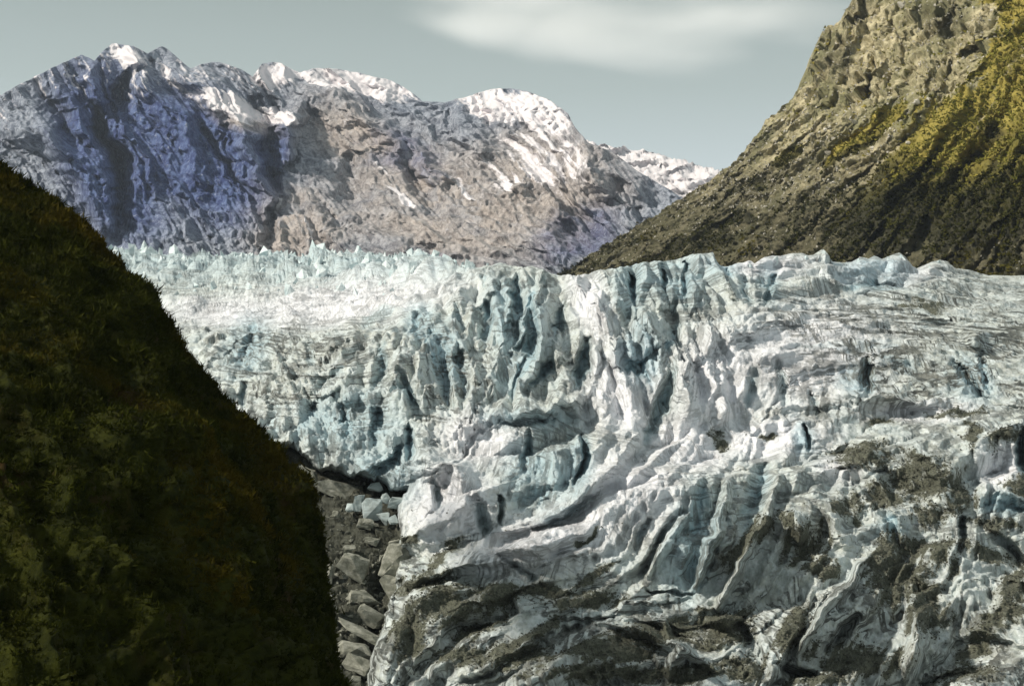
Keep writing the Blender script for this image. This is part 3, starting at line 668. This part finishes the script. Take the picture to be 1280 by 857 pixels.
    deb = np.clip(dtest*.86+dtest*(1-dtest)*1.1*np.clip(L2*.5+L1*.35, -1, 1)+.14*lowr*sst(640, 760, V), 0, 1)
    blue = np.clip(back*.55+cre*.85*sst(780,600,V)+blobs(U, V, [(790,365,22,40,0),(845,355,40,34,0),(800,455,26,40,0),(655,430,30,60,10),(632,395,20,40,0),(528,415,20,30,0),
        (1003,552,14,20,0),(1212,478,24,34,-40),(866,690,34,70,15),(722,590,18,44,0),(1255,640,34,14,0),(1112,673,20,16,0),(310,440,26,40,20),(478,605,50,40,0),
        (960,360,14,26,0),(560,450,22,40,0),(675,600,40,40,0),(440,540,60,40,0),(1070,480,24,20,0),(660,535,60,14,0),(900,340,24,20,0),(700,650,30,10,-20),(1090,345,50,20,0)], .6)*.75, 0, 1)
    white = np.clip(blobs(U, V, [(420,385,150,26,-6),(1000,450,110,60,-10),(900,480,60,60,0),(560,640,56,54,0),(690,680,110,40,-14),(790,620,60,60,-30),(780,500,50,60,0),
        (860,560,60,40,0),(960,550,80,26,0),(600,560,50,30,0),(1100,345,70,18,0),(950,335,60,16,0),(740,390,22,60,-20),(300,395,90,20,0),(1150,520,70,14,0),(1050,590,30,18,0),(1250,590,30,30,0)], .7)*.85
        -deb*.5-cre*.5, 0, 1)
    dirt = np.clip(.26+.35*sst(600, 800, V)+.3*layer+.35*blobs(U, V, [(390,440,80,40,0),(350,480,60,60,0),(560,480,40,60,0),(1150,430,160,60,0)], .6)-.45*white-.4*back, 0, 1)
    return dr, dn, dict(debris=deb, blue=blue, white=white, dirt=dirt, streak=np.clip(np.maximum(ridge_of(L3+.4, 2.2)*.8, ridge_of(L2-.2, 5)), 0, 1)*(1-.7*back))
glacier, GL = relief('glacier', -120, 1420, 1240, gl_sky, 930, 560, gd, gl_disp, M_ICE, (500, 120))
structure(glacier, 'broken blue and white glacier icefall streaked with dirt')

# ================================================================== GULLY FLOOR
def gf_disp(U, V, a, b, P):
    w = fbm2(a/20, b/20, 301, 4)
    dn = facets(a/9+w*.3, b/7, 303, 1.2, .4)*2.2+facets(a/3, b/2.6, 305, 1.2, .4)*.8+ridg2(a/26, b/26, 307, 4)*5-3
    dr = np.full(U.shape, 26.0)+strokes(U, V, [([(480,700),(470,780),(455,860)], 16, 16, 'u'), ([(440,640),(500,660)], 12, 8, 'u')])
    return dr, dn, {}
gully, GF = relief('gully_floor', 100, 560, 460, curve([(100,530),(300,540),(370,556),(400,580),(450,588),(520,610),(560,640)]), 960, 330, gd, gf_disp, M_GRND, (60, 5), 3)
structure(gully, 'dark rubble floor of the gully between slope and ice')

# valley floor far below everything
us = np.linspace(-9000, 9000, 60); ys = np.linspace(-800, 12000, 60)
XX, YY = np.meshgrid(us, ys)
ZZ = -330+fbm2(XX/900, YY/900, 311, 3)*20
me = mesh_from('valley_floor', np.stack([XX, YY, ZZ], -1), quads=gridfaces(60, 60)); structure(link('valley_floor', me, M_GRND), 'valley floor of grey gravel')

# ================================================================== LEFT HILLSIDE
lh_edge = curve([(-260,-420),(60,-120),(180,-40),(205,0),(222,30),(245,62),(262,85),(285,112),(300,128),(330,150),(372,178),(385,192),(405,216),(440,238),(475,262),(500,282),(520,300),(545,330),(575,352),(600,372),(620,385),(650,394),(700,402),(760,410),(800,418),(857,430),(960,452),(1100,470)])
def build_left():
    nv, nu = 420, 330
    vs = np.linspace(-200, 1090, nv); t = np.linspace(0, 1, nu)**1.15
    E = lh_edge(vs)+fbm2(vs/46, vs*0+.5, 411, 5, .6)*7*np.interp(vs, [0, 900], [1, .8]); u0 = -260.0
    V = np.broadcast_to(vs[:, None], (nv, nu)).copy(); U = E[:, None]+(u0-E)[:, None]*t[None]
    De = np.interp(vs, [-200, 205, 400, 600, 857, 1090], [420, 345, 300, 262, 215, 185])
    Dn = np.interp(vs, [-200, 205, 400, 600, 857, 1090], [280, 235, 190, 150, 112, 90])
    prof = 1-(1-t[None])**2.2
    px = (E[:, None]-U)                                              # pixels in from the edge
    f = 1-np.exp(-px/190.0)
    Y = De[:, None]+(Dn-De)[:, None]*f
    P = unproj(U, V, Y); N = gnormals(P)
    a = U*230/F; b = -V*230/F
    c, s = math.cos(R(-58)), math.sin(R(-58)); x = a*c+b*s; y = -a*s+b*c
    dn = ridg2(x/55, y/20, 401, 4, .55)*7-3+fbm2(a/10, b/10, 405, 4)*1.6
    q1 = wor2(a/6, b/5, 407); dn += np.clip(1-q1[0]*1.1, 0, 1)**.6*2.2*q1[5]+np.clip(1-wor2(a/2.6, b/2.4, 408)[0], 0, 1)*.8
    dn *= sst(0, .03, t)[None]*.75+.25
    P2 = P+N*dn[..., None]
    cols = []
    for k in range(10, 0, -1):                                       # rounds off behind the edge
        f = k/10; y2 = P2[:, 0, 1]+150*f; cols.append(unproj(P2[:, 0, 0]/P2[:, 0, 1]*F+CX-60*f**1.3, vs, y2))
    A = np.concatenate([np.stack(cols, 1), P2], 1)
    me = mesh_from('left_hillside', A, quads=gridfaces(A.shape[0], A.shape[1]))
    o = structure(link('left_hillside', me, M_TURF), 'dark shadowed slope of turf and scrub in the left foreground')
    return P2, np.stack(cols, 1), U, V
LP, LBACK, LU, LV = build_left()

# ================================================================== SCATTER HELPERS
def rand_rock(rs, seed_pts=14, flat=(1, 1, 1)):
    """convex angular stone as numpy verts/tris, unit size"""
    import bmesh
    bm = bmesh.new()
    for _ in range(seed_pts):
        v = rs.normal(size=3); v /= np.linalg.norm(v)+1e-9; v = np.sign(v)*np.abs(v)**.7
        bm.verts.new(v*flat*(.75+.25*rs.rand()))
    r = bmesh.ops.convex_hull(bm, input=list(bm.verts))
    bad = [v for v in bm.verts if not v.link_faces]
    if bad: bmesh.ops.delete(bm, geom=bad, context='VERTS')
    bmesh.ops.triangulate(bm, faces=list(bm.faces)); bm.verts.index_update()
    V = np.array([v.co[:] for v in bm.verts]); T = np.array([[v.index for v in f.verts] for f in bm.faces]); bm.free()
    return V, T
def rotm(rs, n, amt=1.0):
    q = rs.normal(size=(n, 4)); q[:, 0] += (1-amt)*6; q /= np.linalg.norm(q, axis=1, keepdims=True)
    w, x, y, z = q.T
    return np.stack([np.stack([1-2*(y*y+z*z), 2*(x*y-z*w), 2*(x*z+y*w)], -1), np.stack([2*(x*y+z*w), 1-2*(x*x+z*z), 2*(y*z-x*w)], -1), np.stack([2*(x*z-y*w), 2*(y*z+x*w), 1-2*(x*x+y*y)], -1)], 1)
def scatter(name, tmpls, pos, size, rs, mat, rot_amt=1.0, smooth=False):
    VV, TT = [], []; off = 0
    which = rs.randint(0, len(tmpls), len(pos)); Rm = rotm(rs, len(pos), rot_amt)
    for k, (v, t) in enumerate(tmpls):
        idx = np.where(which == k)[0]
        if len(idx) == 0: continue
        sz = size[idx]; sz = sz[:, None] if sz.ndim == 1 else sz
        p = np.einsum('nij,vj->nvi', Rm[idx], v)*sz[:, None, :]+pos[idx][:, None]
        VV.append(p.reshape(-1, 3)); TT.append((t[None]+off+(np.arange(len(idx))*len(v))[:, None, None]).reshape(-1, 3)); off += len(idx)*len(v)
    return link(name, mesh_from(name, np.concatenate(VV), tris=np.concatenate(TT), smooth=smooth), mat)
def leaf_clump(rs, n, up=.6, L=1.0, w=.22):
    V, T = [], []
    for i in range(n):
        d = rs.normal(size=3); d[2] = abs(d[2])*up+.15; d /= np.linalg.norm(d); c = rs.normal(size=3)*.28; c[2] = abs(c[2])*.5
        s = np.cross(d, rs.normal(size=3)); s /= np.linalg.norm(s)+1e-9; l = L*(.5+.6*rs.rand())
        k = len(V); V += [c-s*w*.6, c+s*w*.6, c+d*l*.6+s*w*.5, c+d*l]; T += [[k, k+1, k+2], [k, k+2, k+3]]
    return np.array(V), np.array(T)
def grid_pick(G, prob, n, rs):
    p = prob.ravel().astype(float); p = p/p.sum(); idx = rs.choice(p.size, n, p=p, replace=True)
    return idx

# rubble lying on the ice
rs = np.random.RandomState(7)
T_ROCK = [rand_rock(rs, 8, (1, .8, .6)) for _ in range(6)]
gp = GL['P']; deb = GL['at']['debris']
area = (gp[..., 1]/F)**2
idx = grid_pick(GL, np.where((deb > .42), 1, np.where(deb > .2, .06, .002))*area*(GL['V'] > 480), 26000, rs)
pos = gp.reshape(-1, 3)[idx]+rs.normal(size=(len(idx), 3))*.35
sz = .22+.34*rs.rand(len(idx))**3*2.2
stuff(scatter('glacier_rubble', T_ROCK, pos, sz, rs, M_RUBBLE), 'dark olive rubble strewn in patches over the lower ice', 'rubble')
# rubble on the gully floor
fp = GF['P']; idx = rs.randint(0, fp.shape[0]*fp.shape[1], 13000)
pos = fp.reshape(-1, 3)[idx]+rs.normal(size=(len(idx), 3))*.4; sz = .3+1.9*rs.rand(len(idx))**5
stuff(scatter('gully_rubble', T_ROCK, pos, sz, rs, M_GULLY), 'small grey stones filling the gully beside the ice', 'rubble')

# scrub on the left slope
T_LEAF = [leaf_clump(rs, 12, .9, 1.0, .16) for _ in range(6)]
area = np.linalg.norm(np.cross(np.gradient(LP, axis=0), np.gradient(LP, axis=1)), axis=-1)
idx = grid_pick(None, np.abs(area)*(LU > -200), 40000, rs)
pos = LP.reshape(-1, 3)[idx]+rs.normal(size=(len(idx), 3))*.3
sz = (.55+1.0*rs.rand(len(idx))**2)*LP.reshape(-1, 3)[idx, 1]/230
edge = rs.randint(0, LP.shape[0], 1500); pe = LP[edge, rs.randint(0, 2, 1500)]
bi = rs.randint(0, LBACK.shape[0], 9000); bf = rs.rand(9000)*8.99; b0 = bf.astype(int); b1 = b0+1; ft = (bf-b0)[:, None]
pb = LBACK[bi, b0]*(1-ft)+LBACK[bi, b1]*ft+rs.normal(size=(9000, 3))*.3
pos = np.concatenate([pos, pe, pb]); sz = np.concatenate([sz, (.5+1.1*rs.rand(1500)**2), .7+1.0*rs.rand(9000)**2])
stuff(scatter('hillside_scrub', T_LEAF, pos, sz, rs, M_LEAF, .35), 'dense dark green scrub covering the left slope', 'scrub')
T_SHRUB = [leaf_clump(rs, 46, 1.2, .8, .10) for _ in range(5)]
idx = grid_pick(None, np.abs(area)*(LU > -200)*np.clip(.2+fbm2(LU/60, LV/60, 431, 3), 0, 1), 5200, rs)
edge = rs.randint(60, LP.shape[0], 230); pe = LP[edge, rs.randint(0, 5, 230)]
pos = np.concatenate([LP.reshape(-1, 3)[idx], pe]); sz = (.9+2.0*rs.rand(len(pos))**2.5)*pos[:, 1]/240
sz[-230:] = (.8+1.5*rs.rand(230)**2)*pe[:, 1]/260
stuff(scatter('hillside_shrubs', T_SHRUB, pos, sz, rs, M_LEAF, .35), 'taller dark shrubs standing out of the scrub on the left slope', 'shrubs')
# bushes on the right slope
T_BUSH = [leaf_clump(rs, 9, .7, 1.0, .5) for _ in range(5)]
rp = RH['P']; vg = RH['at']['veg']
idx = grid_pick(None, np.where(vg > .45, vg, .05)*(RH['U'] > 700)*(RH['V'] > -60), 22000, rs)
pos = rp.reshape(-1, 3)[idx]+rs.normal(size=(len(idx), 3))*2; sz = 2.0+3.6*rs.rand(len(idx))**2
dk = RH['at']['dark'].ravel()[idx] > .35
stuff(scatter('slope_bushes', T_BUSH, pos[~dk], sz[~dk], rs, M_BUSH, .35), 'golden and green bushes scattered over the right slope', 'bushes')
stuff(scatter('lower_bushes', T_BUSH, pos[dk], sz[dk], rs, M_LOWER, .35), 'olive bush with shadow put into its colour along the foot of the right slope', 'bushes')

# ================================================================== CLOUD
def build_cloud():
    import bmesh
    bm = bmesh.new(); bmesh.ops.create_icosphere(bm, subdivisions=4, radius=1)
    Y = 15000.0; k = Y/F
    for v in bm.verts: v.co = (v.co.x*400*k, v.co.y*2000, v.co.z*82*k)
    me = bpy.data.meshes.new('cloud'); bm.to_mesh(me); bm.free()
    m = bpy.data.materials.new('cloud_vapour'); m.use_nodes = True; t = m.node_tree; t.nodes.clear()
    out = t.nodes.new('ShaderNodeOutputMaterial'); pv = t.nodes.new('ShaderNodeVolumePrincipled'); t.links.new(pv.outputs[0], out.inputs['Volume'])
    pv.inputs['Color'].default_value = (1, 1, .98, 1); pv.inputs['Anisotropy'].default_value = 0.0
    tc = t.nodes.new('ShaderNodeTexCoord').outputs['Object']
    def N(tp, **kw):
        x = t.nodes.new(tp)
        for a_, b_ in kw.items(): setattr(x, a_, b_)
        return x
    def M(op, a_, b_=0.0, c_=0.0):
        x = N('ShaderNodeMath', operation=op)
        for sock, v in zip(x.inputs, (a_, b_, c_)):
            if isinstance(v, (int, float)): sock.default_value = v
            else: t.links.new(v, sock)
        return x.outputs[0]
    wn_ = N('ShaderNodeTexNoise'); t.links.new(tc, wn_.inputs['Vector']); wn_.inputs['Scale'].default_value = 1/1500; wn_.inputs['Detail'].default_value = 2
    ws = N('ShaderNodeVectorMath', operation='MULTIPLY_ADD'); t.links.new(wn_.outputs['Color'], ws.inputs[0]); ws.inputs[1].default_value = (900, 300, 260); t.links.new(tc, ws.inputs[2])
    lob = None
    for (cx, cz, rx, rz, tl, am) in [(-170, 14, 150, 46, 10, 1.0), (0, -18, 200, 40, 4, .95), (-60, 38, 250, 30, -2, .8), (140, 14, 230, 20, -2, .8), (60, 48, 150, 14, 0, .4)]:
        mp = N('ShaderNodeMapping', vector_type='TEXTURE'); t.links.new(ws.outputs[0], mp.inputs[0])
        mp.inputs['Location'].default_value = (cx*k+450, 150, cz*k+130); mp.inputs['Rotation'].default_value = (0, R(tl), 0); mp.inputs['Scale'].default_value = (rx*k, 1400, rz*k)
        ln = N('ShaderNodeVectorMath', operation='LENGTH'); t.links.new(mp.outputs[0], ln.inputs[0])
        fa = N('ShaderNodeMapRange', interpolation_type='SMOOTHSTEP'); t.links.new(ln.outputs['Value'], fa.inputs[0])
        fa.inputs[1].default_value = 1.0; fa.inputs[2].default_value = .1; fa.inputs[4].default_value = am
        lob = fa.outputs[0] if lob is None else M('MAXIMUM', lob, fa.outputs[0])
    mp = N('ShaderNodeMapping'); t.links.new(tc, mp.inputs[0]); mp.inputs['Scale'].default_value = (1/2600, 1/4000, 1/230); mp.inputs['Rotation'].default_value = (0, R(-7), 0)
    n = N('ShaderNodeTexNoise'); t.links.new(mp.outputs[0], n.inputs['Vector']); n.inputs['Scale'].default_value = 1.0; n.inputs['Detail'].default_value = 3
    mr = N('ShaderNodeMapRange', interpolation_type='SMOOTHSTEP'); t.links.new(n.outputs[0], mr.inputs[0]); mr.inputs[1].default_value = .40; mr.inputs[2].default_value = .66; mr.inputs[3].default_value = .04
    t.links.new(M('MULTIPLY', M('MULTIPLY', lob, mr.outputs[0]), .0030), pv.inputs['Density'])
    o = link('cloud', me, m); o.location = ((770-CX)*k, Y, (CY-32)*k); o.rotation_euler = (0, R(4), 0)
    thing(o, 'thin pale lens shaped cloud streaked across the grey sky', 'cloud')
build_cloud()

# ================================================================== SERACS, BOULDERS, ICE BLOCKS
def serac_material():
    m = Mat('serac_ice', .5, .35); p = m.pos
    n = m.noise(p, .06, 5); c = m.mix(m.mapr(n, .35, .65), (.48, .59, .61), (.70, .76, .77))
    L = m.noise(m.map(m.warp(p, .03, 20), (.03, .03, .3), (R(10), R(20), 0)), 1.0, 3)
    k = m.math('SUBTRACT', 1, m.mapr(m.math('ABSOLUTE', m.math('SUBTRACT', L, .5)), .01, .035))
    m.color(m.mix(m.math('MULTIPLY', k, .35), c, (.25, .30, .30))); m.bump(m.noise(p, .25, 6, .65), 2.0, .8); return m.m
M_SERAC = serac_material()
def chunk_mesh(name, rs, npts, flat, mat, cuts=3, amp=.06, pw=.7, smooth=False, lean=0.0):
    """an angular block: convex hull, subdivided and roughened; unit size, base at z=0 removed downwards"""
    import bmesh
    bm = bmesh.new()
    for _ in range(npts):
        v = rs.normal(size=3); v /= np.linalg.norm(v)+1e-9; v = np.sign(v)*np.abs(v)**pw*(.8+.2*rs.rand())
        bm.verts.new((v[0]*flat[0]+lean*v[2], v[1]*flat[1], v[2]*flat[2]))
    bmesh.ops.convex_hull(bm, input=list(bm.verts))
    bad = [v for v in bm.verts if not v.link_faces]
    if bad: bmesh.ops.delete(bm, geom=bad, context='VERTS')
    if cuts: bmesh.ops.subdivide_edges(bm, edges=list(bm.edges), cuts=cuts, use_grid_fill=True)
    bmesh.ops.triangulate(bm, faces=list(bm.faces))
    me = bpy.data.meshes.new(name); bm.to_mesh(me); bm.free()
    n = len(me.vertices); co = np.zeros(n*3, np.float32); me.vertices.foreach_get('co', co); co = co.reshape(-1, 3)
    o = rs.rand(3)*50; d = fbm2(co[:, 0]*1.6+o[0]+co[:, 2], co[:, 1]*1.6+o[1]-co[:, 2]*1.3, 501, 4)
    nrm = co/(np.linalg.norm(co, axis=1, keepdims=True)+1e-9); co = co+nrm*d[:, None]*amp
    me.vertices.foreach_set('co', co.ravel().astype(np.float32)); me.polygons.foreach_set('use_smooth', np.full(len(me.polygons), smooth)); me.update()
    me.materials.append(mat); return me
rs = np.random.RandomState(11)
def at_grid(G, u, v):
    d = (G['U']-u)**2+(G['V']-v)**2; i = np.unravel_index(np.argmin(d), d.shape); return G['P'][i]
# shards of the serac field on the far left of the ice: parts of the glacier
SM = [chunk_mesh('serac', rs, 8, (.75, .6, 1.25), M_SERAC, 1, .07, .95, lean=.3*(k % 3-1)) for k in range(7)]
placed = []
def serac(u, v, px, base=0):
    p = at_grid(GL, u, v); o = bpy.data.objects.new('serac', SM[rs.randint(len(SM))]); COL.objects.link(o); o.parent = glacier
    s_ = px*p[1]/F; o.scale = (s_*(.7+.5*rs.rand()), s_*.8, s_*(.65+.55*rs.rand())); o.rotation_euler = (rs.normal()*.12, rs.normal()*.16, rs.rand()*6.28)
    o.location = (p[0], p[1], p[2]-s_*.42)
for v, n, px in [(321, 60, 12), (327, 58, 13), (335, 54, 14), (345, 46, 15), (357, 32, 15), (369, 18, 15)]:
    for k in range(n):
        u = 140+(k+rs.rand())*(470-(v-321)*2.2)/n
        serac(u, v+rs.normal()*3.0, px*(.4+1.1*rs.rand()**2))
# spires on the right skyline
for u, v, px in [(1027,322,7),(1124,325,10),(1174,333,10),(1110,330,7),(1092,329,7),(990,326,8),(1003,328,8),(965,330,8),(937,335,8),(925,338,6),(1070,333,8),(1160,337,7),(890,325,8)]:
    serac(u, v, px)

def boulder(name, G, u, v, w, h, ang, seed, mat, label=None, cat=None, group=None, npts=14, pw=.6, flat=None, amp=.15, sink=.15, toward=0.0):
    r = np.random.RandomState(seed); p = at_grid(G, u, v); k = p[1]/F
    me = chunk_mesh(name, r, npts, flat or (1, .8, 1), mat, 3, amp, pw)
    o = bpy.data.objects.new(name, me); COL.objects.link(o)
    co = np.zeros(len(me.vertices)*3, np.float32); me.vertices.foreach_get('co', co); co = co.reshape(-1, 3)
    rx, rz = np.ptp(co[:, 0])/2, np.ptp(co[:, 2])/2
    o.scale = (w*k/2/rx, (w+h)*k/4, h*k/2/rz); o.rotation_euler = (0, R(ang), 0)
    o.location = (p[0], p[1]-toward, p[2]+h*k*.5*(1-sink*2))
    if label: thing(o, label, cat, group)
    return o
GB = [(387,600,30,38,5,'pale square boulder wedged between the dark slope and the ice','boulder',.5),
 (424,608,46,18,12,'broad flat grey boulder lying just under the foot of the ice','boulder',.5),
 (403,690,8,24,-25,'thin pale sliver of rock standing at the edge of the dark slope','rock',.6),
 (444,711,34,28,30,'large light grey boulder in the middle of the gully','boulder',.6),
 (456,746,38,18,28,'light rock slab directly below the large light boulder','boulder',.5),
 (465,775,36,22,25,'rounded pale boulder right above the long plank shaped slab','boulder',.6),
 (448,787,52,8,27,'long thin plank shaped slab tilted down to the right','rock slab',.4),
 (441,808,46,16,6,'wide layered grey boulder under the long plank shaped slab','boulder',.5),
 (446,832,34,20,22,'pale boulder lowest of all in the gully','boulder',.5),
 (498,700,36,44,20,'tall dark topped block leaning against the ice cliff','boulder',.6),
 (487,731,24,24,15,'grey boulder at the foot of the tall block beside the ice','boulder',.6),
 (459,657,18,12,10,'small grey boulder just below the fallen ice blocks','boulder',.6),
 (464,674,16,9,15,'small flat stone between the ice blocks and the large light boulder','boulder',.6),
 (437,688,14,11,0,'small rounded stone up slope of the large light boulder','boulder',.6),
 (410,752,24,44,-15,'smooth greenish slab upright against the dark slope','rock slab',.5),
 (420,816,9,26,-20,'narrow pale stone beside the left end of the wide layered boulder','rock',.6),
 (410,715,16,22,10,'pale knobbly boulder against the dark slope above the greenish slab','boulder',.7)]
for i, (u, v, w, h, a_, lb, ct, pw) in enumerate(GB):
    boulder(ct.replace(' ', '_'), GF, u, v+h*.35, w*1.18, h*1.15, a_, 900+i, M_ROCK, lb, ct, None, pw=pw, toward=2.0)
r2 = np.random.RandomState(5)
for i in range(24):
    v = 640+r2.rand()*215; u = np.interp(v, [640, 700, 760, 857], [402, 412, 420, 436])+r2.rand()*np.interp(v, [640, 700, 760, 857], [90, 84, 64, 28])
    w = 7+8*r2.rand()**2
    boulder('boulder', GF, u, v, w, w*(.45+.5*r2.rand()), r2.normal()*25, 1000+i, M_ROCK, 'small grey boulder lying among the larger rocks of the gully', 'boulder', 'small boulders in the gully')
M_BLOCK = rock_material('fallen_ice', (.26, .30, .29), (.50, .58, .59), .22, .5)
IB = [(471,606,20,12,0,'flat topped pale ice block highest of the fallen cluster'),(466,628,26,28,0,'largest fallen ice block in the middle of the cluster'),
 (451,626,12,22,0,'narrow ice block on the left of the largest one'),(440,631,13,10,0,'small white ice lump leftmost of the fallen cluster'),
 (480,637,17,16,0,'ice block at the lower right of the largest one'),(498,626,22,16,0,'wide ice block against the ice cliff at the right of the cluster'),
 (493,640,14,12,0,'small ice block at the lower right end of the cluster'),(484,618,12,14,0,'ice block between the largest one and the ice cliff')]
for i, (u, v, w, h, a_, lb) in enumerate(IB):
    boulder('ice_block', GF, u, v+h*.4, w, h, a_+(i % 3-1)*9, 1200+i, M_BLOCK, lb, 'ice block', 'fallen ice blocks at the head of the gully', npts=12, pw=.55, amp=.08, toward=9.0)
# pale boulders one can pick out on the right slope
SB = [(1146,129,8,7,'white boulder below the cliffs near the golden scrub'),(1034,191,9,6,'pale boulder low on the scree under the dark bush streak'),
 (1065,151,11,6,'long pale boulder on the scree below the tall slab'),(1040,172,6,5,'small white boulder just above the lowest pale boulder'),(1031,163,5,5,'small white boulder highest on the left part of the scree'),
 (1136,181,6,5,'small pale boulder right of the dark bush streak'),(1127,6,12,9,'pale block at the very top of the cliff')]
for i, (u, v, w, h, lb) in enumerate(SB):
    boulder('boulder', RH, u, v+h*.4, w, h, 10, 1300+i, M_SLOPE, lb, 'boulder', 'pale boulders on the right slope', toward=4.0)
# loose stones on the right slope
idx = grid_pick(None, (vg < .45)*(RH['U'] > 700)*(RH['V'] > -30)*(.3+RH['at']['veg']*0+(RH['V'] < 260)), 9000, rs)
pos = rp.reshape(-1, 3)[idx]+rs.normal(size=(len(idx), 3))*1.2; sz = 1.0+3.2*rs.rand(len(idx))**4
stuff(scatter('slope_stones', T_ROCK, pos, sz, rs, M_SLOPE), 'pale loose stones scattered over the right slope', 'stones')

# ================================================================== HAZE
def build_haze():
    x0, x1, y0, y1, z0, z1 = -11000, 11000, -1200, 14400-1600, -360, 3200
    V = [(x, y, z) for x in (x0, x1) for y in (y0, y1) for z in (z0, z1)]
    Q = [(0,1,3,2),(4,6,7,5),(0,4,5,1),(2,3,7,6),(0,2,6,4),(1,5,7,3)]
    me = mesh_from('haze', V, quads=Q, smooth=False)
    m = bpy.data.materials.new('haze_air'); m.use_nodes = True; t = m.node_tree; t.nodes.clear()
    out = t.nodes.new('ShaderNodeOutputMaterial'); pv = t.nodes.new('ShaderNodeVolumePrincipled'); t.links.new(pv.outputs[0], out.inputs['Volume'])
    pv.inputs['Color'].default_value = (.72, .82, .98, 1); pv.inputs['Density'].default_value = 1.2e-5
    o = link('haze', me, m); o['kind'] = 'stuff'; o['label'] = 'thin blue haze in the valley air'
build_haze()
